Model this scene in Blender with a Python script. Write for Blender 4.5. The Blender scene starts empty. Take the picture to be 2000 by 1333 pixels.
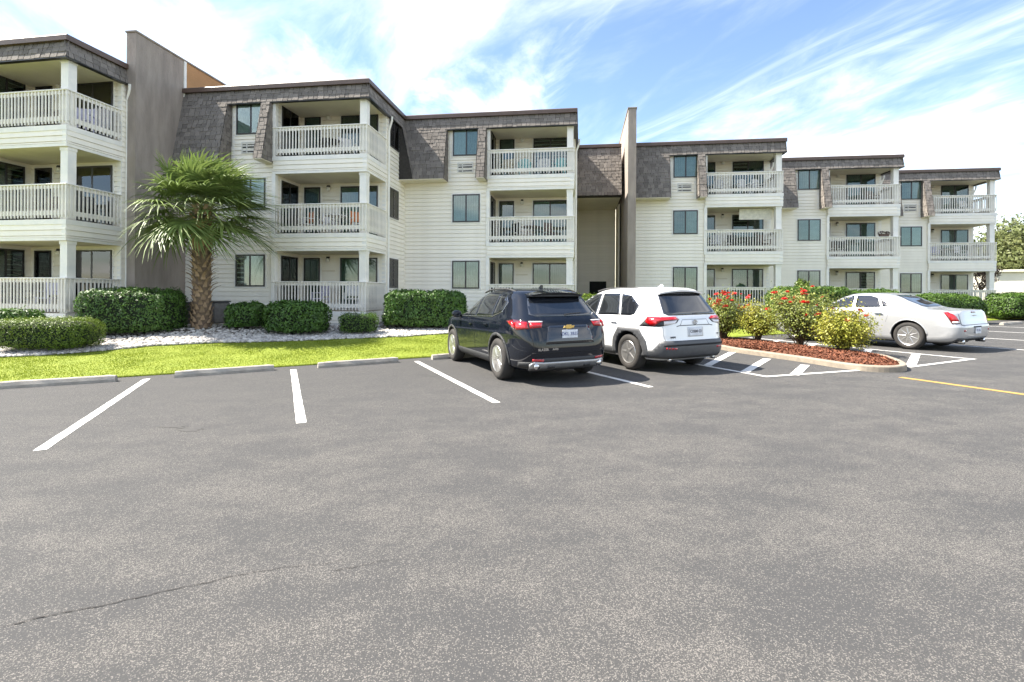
import bpy, bmesh, math, random
import numpy as np
from mathutils import Matrix, Vector, noise as mnoise
rnd = random.Random(7)
R = math.radians
SC = bpy.context.scene
COL = SC.collection

# ------------------------------------------------------------------ camera
CAMZ = 1.6
cam_d = bpy.data.cameras.new('camera')
cam = bpy.data.objects.new('camera', cam_d)
COL.objects.link(cam)
cam.location = (0, 0, CAMZ)
cam.rotation_euler = (Matrix.Rotation(R(90), 3, 'X') @ Matrix.Rotation(.00616, 3, 'Z')).to_euler()
cam_d.sensor_width = 36.0
cam_d.sensor_fit = 'HORIZONTAL'
cam_d.lens = 974.0 / 2000 * 36
cam_d.shift_y = -(666.5 - 574.63) / 2000
cam_d.clip_end = 3000
SC.camera = cam

# ------------------------------------------------------------------ sun, sky, exposure
SUN_EL = R(51)
TO_SUN = Vector((-.9933, .1178, 0)).normalized()
SUN_AZ = math.atan2(TO_SUN.x, TO_SUN.y)          # clockwise from +Y
sun_d = bpy.data.lights.new('sun', 'SUN')
sun_d.energy = 3.1
sun_d.angle = R(.53)
sun_d.color = (1, .93, .82)
sun = bpy.data.objects.new('sun', sun_d)
COL.objects.link(sun)
sv = Vector((TO_SUN.x * math.cos(SUN_EL), TO_SUN.y * math.cos(SUN_EL), math.sin(SUN_EL)))
sun.rotation_euler = sv.to_track_quat('Z', 'Y').to_euler()
sun.location = (-20, 8, 30)

world = bpy.data.worlds.new('World')
SC.world = world
world.use_nodes = True
nt = world.node_tree
nt.nodes.clear()


def N(tree, typ, **kw):
    n = tree.nodes.new(typ)
    for k, v in kw.items():
        if k.startswith('i_'):
            key = k[2:]
            n.inputs[int(key) if key.isdigit() else key.replace('_', ' ')].default_value = v
        else:
            setattr(n, k, v)
    return n


sky = N(nt, 'ShaderNodeTexSky', sky_type='NISHITA', sun_disc=False, sun_elevation=SUN_EL,
        sun_rotation=SUN_AZ, air_density=1.0, dust_density=.35, ozone_density=1.6)
bg_sky = N(nt, 'ShaderNodeBackground', i_Strength=.058)
nt.links.new(sky.outputs[0], bg_sky.inputs[0])
# cirrus sheet: direction projected onto a high flat layer, stretched noise
tc = N(nt, 'ShaderNodeTexCoord')
sep = N(nt, 'ShaderNodeSeparateXYZ')
nt.links.new(tc.outputs['Generated'], sep.inputs[0])
zz = N(nt, 'ShaderNodeMath', operation='ADD', i_1=.16)
nt.links.new(sep.outputs['Z'], zz.inputs[0])
zm = N(nt, 'ShaderNodeMath', operation='MAXIMUM', i_1=.05)
nt.links.new(zz.outputs[0], zm.inputs[0])
dx = N(nt, 'ShaderNodeMath', operation='DIVIDE')
dy = N(nt, 'ShaderNodeMath', operation='DIVIDE')
nt.links.new(sep.outputs['X'], dx.inputs[0]); nt.links.new(zm.outputs[0], dx.inputs[1])
nt.links.new(sep.outputs['Y'], dy.inputs[0]); nt.links.new(zm.outputs[0], dy.inputs[1])
cmb = N(nt, 'ShaderNodeCombineXYZ')
nt.links.new(dx.outputs[0], cmb.inputs[0]); nt.links.new(dy.outputs[0], cmb.inputs[1])


def cloud_layer(rot, scale, loc, nscale, detail, rough, dist, lo, hi):
    """noise on the flat layer, drawn out along one heading"""
    m0 = N(nt, 'ShaderNodeMapping')
    m0.inputs['Rotation'].default_value = (0, 0, rot)
    nt.links.new(cmb.outputs[0], m0.inputs[0])
    mp = N(nt, 'ShaderNodeMapping')
    mp.inputs['Scale'].default_value = (scale[0], scale[1], 1)
    mp.inputs['Location'].default_value = (loc[0], loc[1], 0)
    nt.links.new(m0.outputs[0], mp.inputs[0])
    nz = N(nt, 'ShaderNodeTexNoise')
    nz.inputs['Scale'].default_value = nscale
    nz.inputs['Detail'].default_value = detail
    nz.inputs['Roughness'].default_value = rough
    nz.inputs['Distortion'].default_value = dist
    nt.links.new(mp.outputs[0], nz.inputs['Vector'])
    mr = N(nt, 'ShaderNodeMapRange', interpolation_type='SMOOTHSTEP')
    mr.inputs['From Min'].default_value = lo
    mr.inputs['From Max'].default_value = hi
    nt.links.new(nz.outputs['Fac'], mr.inputs['Value'])
    return mr.outputs[0]


c1 = cloud_layer(R(-33), (1.0, .32), (.35, .2), 1.25, 10, .58, .60, .425, .76)
c2 = cloud_layer(R(-36), (2.6, .55), (1.3, .6), 1.5, 10, .58, .9, .50, 1.1)
c3 = cloud_layer(R(-20), (.9, .7), (1.1, 7.4), 1.3, 10, .60, .5, .47, .78)
mx = N(nt, 'ShaderNodeMath', operation='MAXIMUM')
nt.links.new(c1, mx.inputs[0]); nt.links.new(c2, mx.inputs[1])
mul = N(nt, 'ShaderNodeMath', operation='MAXIMUM')
nt.links.new(mx.outputs[0], mul.inputs[0]); nt.links.new(c3, mul.inputs[1])
cov = N(nt, 'ShaderNodeMath', operation='MULTIPLY', i_1=.92)
nt.links.new(mul.outputs[0], cov.inputs[0])
bg_cl = N(nt, 'ShaderNodeBackground', i_Color=(1, .985, .96, 1), i_Strength=.60)
mixw = N(nt, 'ShaderNodeMixShader')
nt.links.new(cov.outputs[0], mixw.inputs[0])
nt.links.new(bg_sky.outputs[0], mixw.inputs[1]); nt.links.new(bg_cl.outputs[0], mixw.inputs[2])
wo = N(nt, 'ShaderNodeOutputWorld')
nt.links.new(mixw.outputs[0], wo.inputs[0])

SC.view_settings.view_transform = 'Standard'
SC.view_settings.look = 'None'
SC.view_settings.exposure = 2.34
SC.view_settings.gamma = 1.0
SC.view_settings.use_curve_mapping = False
try:
    SC.cycles.max_bounces = 8
    SC.cycles.diffuse_bounces = 7
    SC.cycles.transparent_max_bounces = 10
    SC.cycles.caustics_reflective = False
    SC.cycles.caustics_refractive = False
except Exception:
    pass

# ------------------------------------------------------------------ materials
MATS = {}


def mat(name, col, rough=.7, col2=None, nscale=6., ndetail=4, nmix=.5, bump=0., bscale=40., metal=0., spec=.5,
        island=0., coat=0., transl=0., stretch=None, coord='Object', nctr=.5):
    """Principled material with procedural colour variation (noise in object space) and fine bump."""
    m = bpy.data.materials.new(name)
    m.use_nodes = True
    t = m.node_tree
    b = t.nodes['Principled BSDF']
    b.inputs['Roughness'].default_value = rough
    b.inputs['Metallic'].default_value = metal
    b.inputs['Specular IOR Level'].default_value = spec
    b.inputs['Coat Weight'].default_value = coat
    b.inputs['Coat Roughness'].default_value = .04
    tcn = N(t, 'ShaderNodeTexCoord')
    vec = tcn.outputs[coord]
    if stretch:
        mp = N(t, 'ShaderNodeMapping')
        mp.inputs['Scale'].default_value = stretch
        t.links.new(vec, mp.inputs[0])
        vec = mp.outputs[0]
    c2 = col2 or tuple(c * .78 for c in col)
    nz = N(t, 'ShaderNodeTexNoise')
    nz.inputs['Scale'].default_value = nscale
    nz.inputs['Detail'].default_value = ndetail
    nz.inputs['Roughness'].default_value = .6
    t.links.new(vec, nz.inputs['Vector'])
    mr = N(t, 'ShaderNodeMapRange')
    mr.inputs['From Min'].default_value = nctr - .5 * nmix * .6
    mr.inputs['From Max'].default_value = nctr + .5 * nmix * .6
    t.links.new(nz.outputs['Fac'], mr.inputs['Value'])
    mixc = N(t, 'ShaderNodeMix', data_type='RGBA')
    mixc.inputs['A'].default_value = (*col, 1)
    mixc.inputs['B'].default_value = (*c2, 1)
    t.links.new(mr.outputs[0], mixc.inputs['Factor'])
    out = mixc.outputs['Result']
    if island:
        gi = N(t, 'ShaderNodeNewGeometry')
        oi = N(t, 'ShaderNodeObjectInfo')
        ad = N(t, 'ShaderNodeMath', operation='ADD')
        t.links.new(gi.outputs['Random Per Island'], ad.inputs[0])
        t.links.new(oi.outputs['Random'], ad.inputs[1])
        fr = N(t, 'ShaderNodeMath', operation='FRACT')
        t.links.new(ad.outputs[0], fr.inputs[0])
        mr2 = N(t, 'ShaderNodeMapRange')
        mr2.inputs['To Min'].default_value = 1 - island
        mr2.inputs['To Max'].default_value = 1 + island
        t.links.new(fr.outputs[0], mr2.inputs['Value'])
        hv = N(t, 'ShaderNodeHueSaturation')
        t.links.new(mr2.outputs[0], hv.inputs['Value'])
        t.links.new(out, hv.inputs['Color'])
        out = hv.outputs[0]
    t.links.new(out, b.inputs['Base Color'])
    if bump:
        nb = N(t, 'ShaderNodeTexNoise')
        nb.inputs['Scale'].default_value = bscale
        nb.inputs['Detail'].default_value = 3
        t.links.new(vec, nb.inputs['Vector'])
        bp = N(t, 'ShaderNodeBump')
        bp.inputs['Strength'].default_value = bump
        bp.inputs['Distance'].default_value = .02
        t.links.new(nb.outputs['Fac'], bp.inputs['Height'])
        t.links.new(bp.outputs[0], b.inputs['Normal'])
    if transl:
        tr = N(t, 'ShaderNodeBsdfTranslucent')
        t.links.new(out, tr.inputs['Color'])
        ms = N(t, 'ShaderNodeMixShader', i_0=transl)
        t.links.new(b.outputs[0], ms.inputs[1]); t.links.new(tr.outputs[0], ms.inputs[2])
        t.links.new(ms.outputs[0], t.nodes['Material Output'].inputs[0])
    MATS[name] = m
    return m


def glass_mat(name, tint, transp):
    """Thin window glass: mostly see-through, sky reflection by Fresnel."""
    m = bpy.data.materials.new(name)
    m.use_nodes = True
    t = m.node_tree
    t.nodes.clear()
    tr = N(t, 'ShaderNodeBsdfTransparent')
    tr.inputs[0].default_value = (*tint, 1)
    gl = N(t, 'ShaderNodeBsdfGlossy')
    gl.inputs['Roughness'].default_value = .02
    nz = N(t, 'ShaderNodeTexNoise')
    nz.inputs['Scale'].default_value = 1.3
    bp = N(t, 'ShaderNodeBump')
    bp.inputs['Strength'].default_value = .04
    t.links.new(nz.outputs['Fac'], bp.inputs['Height'])
    t.links.new(bp.outputs[0], gl.inputs['Normal'])
    fr = N(t, 'ShaderNodeFresnel')
    fr.inputs[0].default_value = 1.5
    mr = N(t, 'ShaderNodeMapRange')
    mr.inputs['To Min'].default_value = 1 - transp
    mr.inputs['To Max'].default_value = 1
    t.links.new(fr.outputs[0], mr.inputs['Value'])
    ms = N(t, 'ShaderNodeMixShader')
    t.links.new(mr.outputs[0], ms.inputs[0]); t.links.new(tr.outputs[0], ms.inputs[1]); t.links.new(gl.outputs[0], ms.inputs[2])
    o = N(t, 'ShaderNodeOutputMaterial')
    t.links.new(ms.outputs[0], o.inputs[0])
    MATS[name] = m
    return m


def asphalt_mat():
    m = bpy.data.materials.new('asphalt')
    m.use_nodes = True
    t = m.node_tree
    b = t.nodes['Principled BSDF']
    b.inputs['Roughness'].default_value = .85
    b.inputs['Specular IOR Level'].default_value = .3
    tcn = N(t, 'ShaderNodeTexCoord')
    P = tcn.outputs['Object']

    def noi(scale, detail, rough=.6, stretch=None):
        v = P
        if stretch:
            mp = N(t, 'ShaderNodeMapping')
            mp.inputs['Scale'].default_value = stretch
            mp.inputs['Rotation'].default_value = (0, 0, R(-14))
            t.links.new(P, mp.inputs[0])
            v = mp.outputs[0]
        n = N(t, 'ShaderNodeTexNoise')
        n.inputs['Scale'].default_value = scale
        n.inputs['Detail'].default_value = detail
        n.inputs['Roughness'].default_value = rough
        t.links.new(v, n.inputs['Vector'])
        return n.outputs['Fac']

    def rng(x, a, bb, c=0., d=1.):
        r_ = N(t, 'ShaderNodeMapRange', interpolation_type='SMOOTHSTEP')
        for k, v in (('From Min', a), ('From Max', bb), ('To Min', c), ('To Max', d)):
            r_.inputs[k].default_value = v
        t.links.new(x, r_.inputs['Value'])
        return r_.outputs[0]

    def m2(op, a, bb):
        n = N(t, 'ShaderNodeMath', operation=op)
        for i, v in enumerate((a, bb)):
            if isinstance(v, (int, float)):
                n.inputs[i].default_value = v
            else:
                t.links.new(v, n.inputs[i])
        return n.outputs[0]
    # worn, exposed aggregate in patches: pale stones show where the sealer has gone
    vor = N(t, 'ShaderNodeTexVoronoi')
    vor.inputs['Scale'].default_value = 170
    t.links.new(P, vor.inputs['Vector'])
    vcol = N(t, 'ShaderNodeSeparateColor')
    t.links.new(vor.outputs['Color'], vcol.inputs[0])
    patch = rng(noi(.95, 7, .68, (1, 1.7, 1)), .36, .62)
    patch2 = rng(noi(3.6, 4, .6), .3, .7, .6, 1.2)
    # the drive lane is worn, the stalls along the lawn still carry their sealer
    sepp = N(t, 'ShaderNodeSeparateXYZ')
    t.links.new(P, sepp.inputs[0])
    dist = m2('ADD', m2('MULTIPLY', sepp.outputs[0], .4305), m2('MULTIPLY', sepp.outputs[1], -.9026))   # grows away from the lawn edge
    lane = rng(m2('ADD', dist, m2('MULTIPLY', m2('SUBTRACT', noi(.5, 3), .5), 3.)), -10.5, -3.5, .22, 1.)
    wear = m2('MULTIPLY', m2('MULTIPLY', patch, patch2), lane)
    thr = m2('SUBTRACT', .84, m2('MULTIPLY', wear, .50))
    stone = m2('GREATER_THAN', vcol.outputs[0], thr)
    core = rng(vor.outputs['Distance'], .42, .66, 1., 0.)
    stone = m2('MULTIPLY', stone, core)
    fine = rng(noi(300, 2, .7), .3, .7)
    base = N(t, 'ShaderNodeMix', data_type='RGBA')
    base.inputs['A'].default_value = (.044, .0435, .0435, 1)
    base.inputs['B'].default_value = (.079, .0775, .076, 1)
    t.links.new(fine, base.inputs['Factor'])
    big = N(t, 'ShaderNodeMix', data_type='RGBA', blend_type='MULTIPLY')
    t.links.new(base.outputs['Result'], big.inputs['A'])
    gr = N(t, 'ShaderNodeMix', data_type='RGBA')
    gr.inputs['A'].default_value = (.97, .975, .985, 1)
    gr.inputs['B'].default_value = (1.05, 1.04, 1.02, 1)
    t.links.new(wear, gr.inputs['Factor'])
    t.links.new(gr.outputs['Result'], big.inputs['B'])
    big.inputs['Factor'].default_value = 1
    fin = N(t, 'ShaderNodeMix', data_type='RGBA')
    t.links.new(big.outputs['Result'], fin.inputs['A'])
    sc = N(t, 'ShaderNodeMix', data_type='RGBA')
    sc.inputs['A'].default_value = (.235, .217, .196, 1)
    sc.inputs['B'].default_value = (.105, .100, .095, 1)
    t.links.new(vcol.outputs[1], sc.inputs['Factor'])
    t.links.new(sc.outputs['Result'], fin.inputs['B'])
    t.links.new(stone, fin.inputs['Factor'])
    # oil spots and old drips
    oil = m2('MULTIPLY', rng(noi(2.3, 4, .6, (1, 2.2, 1)), .66, .74), rng(lane, .3, .9, 1., .25))
    fo = N(t, 'ShaderNodeMix', data_type='RGBA')
    t.links.new(fin.outputs['Result'], fo.inputs['A'])
    fo.inputs['B'].default_value = (.028, .026, .025, 1)
    t.links.new(m2('MULTIPLY', oil, .55), fo.inputs['Factor'])
    t.links.new(fo.outputs['Result'], b.inputs['Base Color'])
    bp = N(t, 'ShaderNodeBump')
    bp.inputs['Strength'].default_value = .55
    bp.inputs['Distance'].default_value = .006
    hh = m2('ADD', m2('MULTIPLY', fine, .5), stone)
    t.links.new(hh, bp.inputs['Height'])
    t.links.new(bp.outputs[0], b.inputs['Normal'])
    MATS['asphalt'] = m
    return m


asphalt_mat()
mat('far_ground', (.10, .12, .05), .95, (.14, .13, .08), 3)
mat('lawn', (.17, .22, .015), .9, (.205, .245, .016), 3.0, 6, .6, .5, 90)
mat('grass', (.205, .255, .018), .7, (.20, .255, .016), 1.2, 4, .8, island=.08, transl=.35)
mat('bed', (.20, .17, .14), .95, (.10, .08, .06), 14, bump=.6)
mat('rock', (.50, .48, .45), .8, (.34, .31, .28), 9, 4, .8, .3, 30, island=.42)
mat('mulch', (.22, .085, .045), .9, (.14, .045, .02), 20, 4, .8, .5, 60, island=.45)
mat('mulch_base', (.16, .055, .025), .95, (.08, .03, .015), 30, 5, .8, .6, 50)
mat('kerb', (.31, .262, .20), .85, (.21, .178, .14), 7, 5, .7, .25, 70)
mat('stop', (.40, .365, .315), .85, (.25, .23, .20), 5, 6, .7, .3, 60)
mat('white_paint', (.62, .61, .58), .7, (.10, .098, .095), 21, 9, .22, .15, 120, nctr=.655)
mat('yellow_paint', (.42, .25, .055), .7, (.11, .09, .06), 21, 9, .22, .15, 120, nctr=.64)
mat('oil', (.040, .038, .037), .7, (.055, .053, .05), 14)
mat('crack', (.025, .022, .02), .95)
mat('siding', (.885, .838, .735), .55, (.82, .775, .675), 1.8, 6, .5, island=.025, stretch=(1, 1, .25))
mat('trim', (.87, .835, .765), .5, (.75, .74, .70), 2.5, 4, .5)
mat('rail', (.86, .82, .74), .5, (.70, .68, .63), 3, 4, .5, island=.03)
mat('deck', (.52, .45, .35), .8, (.40, .34, .27), 8)
mat('soffit', (.76, .70, .57), .7, (.70, .64, .52), 2)
mat('shingle', (.215, .192, .172), .9, (.160, .142, .128), 11, 4, .8, .5, 110, island=.24)
mat('shingle_back', (.045, .04, .037), .95, (.03, .027, .025), 10)
mat('fascia', (.115, .075, .058), .45, (.09, .058, .046), 3)
mat('stucco', (.37, .318, .275), .95, (.25, .214, .188), 3.0, 9, .6, 1., 45, stretch=(1, 1, .22))
mat('stucco_lit', (.50, .28, .13), .95, (.40, .22, .10), 1.5, 6, .7, .7, 55)  # same fire wall stucco with warm light put into the colour
mat('bronze', (.022, .020, .019), .35, (.03, .028, .026), 4)
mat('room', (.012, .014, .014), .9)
mat('blind_white', (.78, .80, .78), .8, (.68, .70, .68), 3)
mat('blind_green', (.46, .51, .475), .8, (.38, .43, .40), 3)
mat('blind_teal', (.25, .30, .28), .8, (.17, .21, .20), 3)
mat('curtain', (.55, .60, .55), .9, (.42, .47, .44), 3)
glass_mat('glass', (.80, .88, .85), .955)
glass_mat('glass_tint', (.55, .66, .62), .94)
mat('globe', (.85, .83, .76), .3)
mat('black_metal', (.02, .02, .02), .45)
mat('vent', (.68, .67, .63), .5)
mat('lattice', (.14, .07, .045), .85, (.09, .045, .03), 8)
mat('ac_metal', (.16, .155, .15), .55, (.11, .105, .10), 6)
mat('hedge', (.090, .180, .028), .5, (.044, .105, .017), 2.6, 4, .8, island=.40, transl=.22)
mat('hedge_gold', (.155, .215, .020), .5, (.085, .150, .016), 2.0, 4, .8, island=.35, transl=.28)
mat('hedge_lime', (.105, .185, .022), .5, (.055, .120, .016), 2.0, 4, .8, island=.40, transl=.25)
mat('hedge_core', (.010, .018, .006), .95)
mat('rose_leaf', (.170, .225, .040), .5, (.22, .235, .05), 3, 4, .8, island=.28, transl=.25)
mat('rose_gold', (.28, .32, .045), .5, (.34, .30, .04), 2.2, 4, .9, island=.26, transl=.28)
mat('stem', (.10, .065, .035), .9)
mat('petal_red', (.62, .035, .02), .6, (.50, .02, .02), 20, island=.25, transl=.2)
mat('petal_pink', (.72, .12, .10), .6, (.62, .05, .05), 20, island=.25, transl=.2)
mat('palm_leaf', (.225, .290, .085), .48, (.130, .195, .055), 2, 4, .7, island=.25, transl=.25)
mat('palm_stem', (.17, .20, .07), .5)
mat('palm_boot', (.33, .235, .145), .9, (.20, .135, .085), 10, 5, .8, .5, 40, island=.3)
mat('palm_trunk', (.17, .12, .08), .95, (.10, .07, .05), 9, 5, .8, .8, 30)
mat('tree_leaf', (.115, .150, .045), .6, (.145, .155, .05), .7, 4, .8, island=.25, transl=.25)
mat('crape_leaf', (.055, .045, .028), .6, (.09, .035, .035), 1.5, 4, .8, island=.4, transl=.2)
mat('crape_flower', (.22, .03, .06), .7, island=.3)
mat('bark', (.13, .095, .07), .95, bump=.6)
mat('far_wall', (.80, .76, .66), .8, (.74, .70, .60), .6)
mat('far_door', (.78, .78, .77), .5)
mat('paper', (.86, .87, .88), .6)
mat('canvas', (.74, .71, .60), .85)
for nme, c in dict(white=(.82, .82, .82), teal=(.30, .66, .66), lilac=(.62, .60, .78), black=(.02, .02, .022),
                   beige=(.62, .56, .42), orange=(.66, .20, .06), brown=(.12, .07, .05)).items():
    mat('chair_' + nme, c, .45)


# ------------------------------------------------------------------ object helpers
def link(name, me, parent=None, mtx=None):
    o = bpy.data.objects.new(name, me)
    COL.objects.link(o)
    if parent is not None:
        o.parent = parent
    if mtx is not None:
        o.matrix_local = mtx
    return o


def mesh(name, verts, faces, m, smooth=False):
    me = bpy.data.meshes.new(name)
    me.from_pydata([tuple(v) for v in verts], [], faces)
    ms = m if isinstance(m, (list, tuple)) else [m]
    for q in ms:
        me.materials.append(MATS[q])
    if smooth:
        me.polygons.foreach_set('use_smooth', [True] * len(me.polygons))
    me.update()
    return me


def np_mesh(name, V, F, m, smooth=False):
    """fast mesh from numpy: V (n,3), F (k,3|4)"""
    me = bpy.data.meshes.new(name)
    k = F.shape[1]
    me.vertices.add(len(V)); me.vertices.foreach_set('co', V.astype(np.float32).ravel())
    me.loops.add(F.size); me.loops.foreach_set('vertex_index', F.astype(np.int32).ravel())
    me.polygons.add(len(F))
    me.polygons.foreach_set('loop_start', np.arange(0, F.size, k, dtype=np.int32))
    me.polygons.foreach_set('loop_total', np.full(len(F), k, dtype=np.int32))
    me.materials.append(MATS[m])
    if smooth:
        me.polygons.foreach_set('use_smooth', np.ones(len(F), dtype=bool))
    me.update(); me.validate()
    return me


class MB:
    """collects simple solids into one mesh"""

    def __init__(s):
        s.v = []; s.f = []

    def add(s, v, f):
        k = len(s.v)
        s.v += [tuple(p) for p in v]
        s.f += [tuple(i + k for i in q) for q in f]
        return s

    def box(s, x0, x1, y0, y1, z0, z1):
        return s.add([(x0, y0, z0), (x1, y0, z0), (x1, y1, z0), (x0, y1, z0), (x0, y0, z1), (x1, y0, z1), (x1, y1, z1), (x0, y1, z1)],
                     [(0, 3, 2, 1), (4, 5, 6, 7), (0, 1, 5, 4), (1, 2, 6, 5), (2, 3, 7, 6), (3, 0, 4, 7)])

    def bbox(s, x0, x1, y0, y1, z0, z1, b=.008):
        """box with bevelled long edges (chamfer all round)"""
        V = []
        for (z, q) in ((z0, b), (z0 + b, 0), (z1 - b, 0), (z1, b)):
            V += [(x0 + q, y0 + q, z), (x1 - q, y0 + q, z), (x1 - q, y1 - q, z), (x0 + q, y1 - q, z)]
        F = [(0, 3, 2, 1), (12, 13, 14, 15)]
        for r in range(3):
            for i in range(4):
                F.append((r * 4 + i, r * 4 + (i + 1) % 4, r * 4 + 4 + (i + 1) % 4, r * 4 + 4 + i))
        return s.add(V, F)

    def tube(s, pts, rad, n=6, cap=True):
        pts = [Vector(p) for p in pts]
        rs = rad if isinstance(rad, (list, tuple)) else [rad] * len(pts)
        V = []; F = []
        up = Vector((0, 0, 1))
        for i, p in enumerate(pts):
            d = (pts[min(i + 1, len(pts) - 1)] - pts[max(i - 1, 0)]).normalized()
            a = d.cross(up if abs(d.z) < .95 else Vector((1, 0, 0))).normalized()
            b = d.cross(a)
            for k in range(n):
                t = 2 * math.pi * k / n
                V.append(p + (a * math.cos(t) + b * math.sin(t)) * rs[i])
        for i in range(len(pts) - 1):
            for k in range(n):
                F.append((i * n + k, i * n + (k + 1) % n, (i + 1) * n + (k + 1) % n, (i + 1) * n + k))
        if cap:
            F.append(tuple(range(n - 1, -1, -1))); F.append(tuple(range((len(pts) - 1) * n, len(pts) * n)))
        return s.add(V, F)

    def lathe(s, prof, n=16, axis='Z', c=(0, 0, 0)):
        V = []; F = []
        for (r_, h) in prof:
            for k in range(n):
                t = 2 * math.pi * k / n
                a, b = r_ * math.cos(t), r_ * math.sin(t)
                p = (a, b, h) if axis == 'Z' else ((a, h, b) if axis == 'Y' else (h, a, b))
                V.append((p[0] + c[0], p[1] + c[1], p[2] + c[2]))
        m_ = len(prof)
        for i in range(m_ - 1):
            for k in range(n):
                F.append((i * n + k, i * n + (k + 1) % n, (i + 1) * n + (k + 1) % n, (i + 1) * n + k))
        F.append(tuple(range(n - 1, -1, -1))); F.append(tuple(range((m_ - 1) * n, m_ * n)))
        return s.add(V, F)

    def prism(s, poly, y0, y1):
        """poly in (x,z), extruded along y"""
        n = len(poly)
        V = [(p[0], y0, p[1]) for p in poly] + [(p[0], y1, p[1]) for p in poly]
        F = [tuple(range(n)), tuple(range(2 * n - 1, n - 1, -1))]
        for i in range(n):
            j = (i + 1) % n
            F.append((j, i, n + i, n + j))
        return s.add(V, F)

    def me(s, name, m, smooth=False):
        return mesh(name, s.v, s.f, m, smooth)

    def obj(s, name, m, parent=None, mtx=None, smooth=False):
        return link(name, s.me(name, m, smooth), parent, mtx)


def tag(o, label=None, cat=None, group=None, kind=None):
    if label: o['label'] = label
    if cat: o['category'] = cat
    if group: o['group'] = group
    if kind: o['kind'] = kind
    return o


def empty(name, label, cat, mtx=None, group=None):
    o = bpy.data.objects.new(name, None)
    COL.objects.link(o)
    o.empty_display_size = .2
    if mtx is not None:
        o.matrix_world = mtx
    return tag(o, label, cat, group)


def copy_tree(o, parent=None):
    c = o.copy()
    COL.objects.link(c)
    if parent is not None:
        c.parent = parent
    for ch in KIDS.get(o.name, []):
        copy_tree(ch, c)
    return c


KIDS = {}


def T(x, y, z):
    return Matrix.Translation((x, y, z))


def RZ(a):
    return Matrix.Rotation(a, 4, 'Z')


# ------------------------------------------------------------------ the lie of the land
EP = Vector((.9026, .4305)); EN = Vector((-.4305, .9026)); E0 = Vector((-4.45, 11.29))
YAW = R(25.3)


def lot_z(x, y):
    return .04 + .016 * max(-30, min(36, x))


def st(x, y):
    d = Vector((x, y)) - E0
    return d.dot(EP), d.dot(EN)


def xy(t, s):
    p = E0 + EP * t + EN * s
    return p.x, p.y


def land_z(x, y):
    t, s = st(x, y)
    z = lot_z(x, y)
    if s > 0:
        z += .075 * min(s, 7.5) + .012
        d2 = (x + 9.4) ** 2 + (y - 15.3) ** 2
        z += .16 * math.exp(-d2 / 2.2)
    return z

# ------------------------------------------------------------------ ground, lot, lawn, bed
def sheet(name, xs, ys, zf, m, kind='structure'):
    V = [(x, y, zf(x, y)) for y in ys for x in xs]
    n = len(xs)
    F = [(j * n + i, j * n + i + 1, (j + 1) * n + i + 1, (j + 1) * n + i) for j in range(len(ys) - 1) for i in range(n - 1)]
    o = link(name, mesh(name, V, F, m, True))
    return tag(o, kind=kind)


sheet('ground', [-900, -120, -30, 36, 140, 900], [-900, -60, 0, 60, 200, 1200], lambda x, y: lot_z(x, y) - .09, 'far_ground')
V = []; F = []
ts_ = np.linspace(-34, 48, 83); ss_ = np.linspace(-55, .25, 28)
for s in ss_:
    for t in ts_:
        x, y = xy(t, s)
        V.append((x, y, lot_z(x, y)))
n = len(ts_)
F = [(j * n + i, j * n + i + 1, (j + 1) * n + i + 1, (j + 1) * n + i) for j in range(len(ss_) - 1) for i in range(n - 1)]
LOT = tag(link('parking_lot', mesh('parking_lot', V, F, 'asphalt', True)), kind='structure')

# lawn: a sheet from the lot edge to beyond the buildings, thick edge, slightly uneven
V = []; F = []
ts_ = np.linspace(-30, 46, 229); ss_ = np.concatenate([[0, 0], np.linspace(.03, 4.2, 22), np.linspace(4.6, 30, 24)])
for k, s in enumerate(ss_):
    for t in ts_:
        wob = .035 * mnoise.noise((t * 1.7, s * 1.7, 0)) + .02 * mnoise.noise((t * 6, 3, 0))
        s2 = s + (wob if k < 3 else 0)
        x, y = xy(t, s2)
        z = lot_z(x, y) - .05 if k == 0 else land_z(x, y) + .022 + (.012 * mnoise.noise((x * 1.4, y * 1.4, 2)) if k > 2 else 0)
        if k == 1:
            z = lot_z(x, y) + .015
        V.append((x, y, z))
n = len(ts_)
F = [(j * n + i, j * n + i + 1, (j + 1) * n + i + 1, (j + 1) * n + i) for j in range(len(ss_) - 1) for i in range(n - 1)]
LAWN = tag(link('lawn', mesh('lawn', V, F, 'lawn', True)), kind='structure')


def grass_blades(name, spots, hmin, hmax, m='grass'):
    """one triangle-pair blade per spot"""
    n = len(spots)
    g = np.random.default_rng(3)
    P = np.array(spots)
    a = g.uniform(0, 2 * np.pi, n); h = g.uniform(hmin, hmax, n); w = g.uniform(.004, .009, n)
    lean = g.uniform(0, .75, n); la = g.uniform(0, 2 * np.pi, n)
    dx_, dy_ = np.cos(a) * w, np.sin(a) * w
    tx, ty = np.cos(la) * lean * h, np.sin(la) * lean * h
    V = np.empty((n, 3, 3))
    V[:, 0] = P + np.stack([dx_, dy_, 0 * h], 1)
    V[:, 1] = P - np.stack([dx_, dy_, 0 * h], 1)
    V[:, 2] = P + np.stack([tx, ty, h], 1)
    F = np.arange(n * 3).reshape(n, 3)
    o = link(name, np_mesh(name, V.reshape(-1, 3), F, m))
    return tag(o, 'short bright yellow-green grass covering the lawn strip', 'grass', kind='stuff')


def rock_s(t):
    pts = [(-30, 2.9), (-6.4, 2.87), (-5.5, 2.88), (-4.7, 3.08), (-3.6, 3.47), (-2.15, 3.48), (-.5, 3.3), (1.4, 3.25), (2.95, 3.18), (4.35, 3.41), (6.5, 3.6), (40, 3.6)]
    for (a, b), (c, d) in zip(pts, pts[1:]):
        if a <= t <= c:
            return b + (d - b) * (t - a) / (c - a)
    return 3.3


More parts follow.
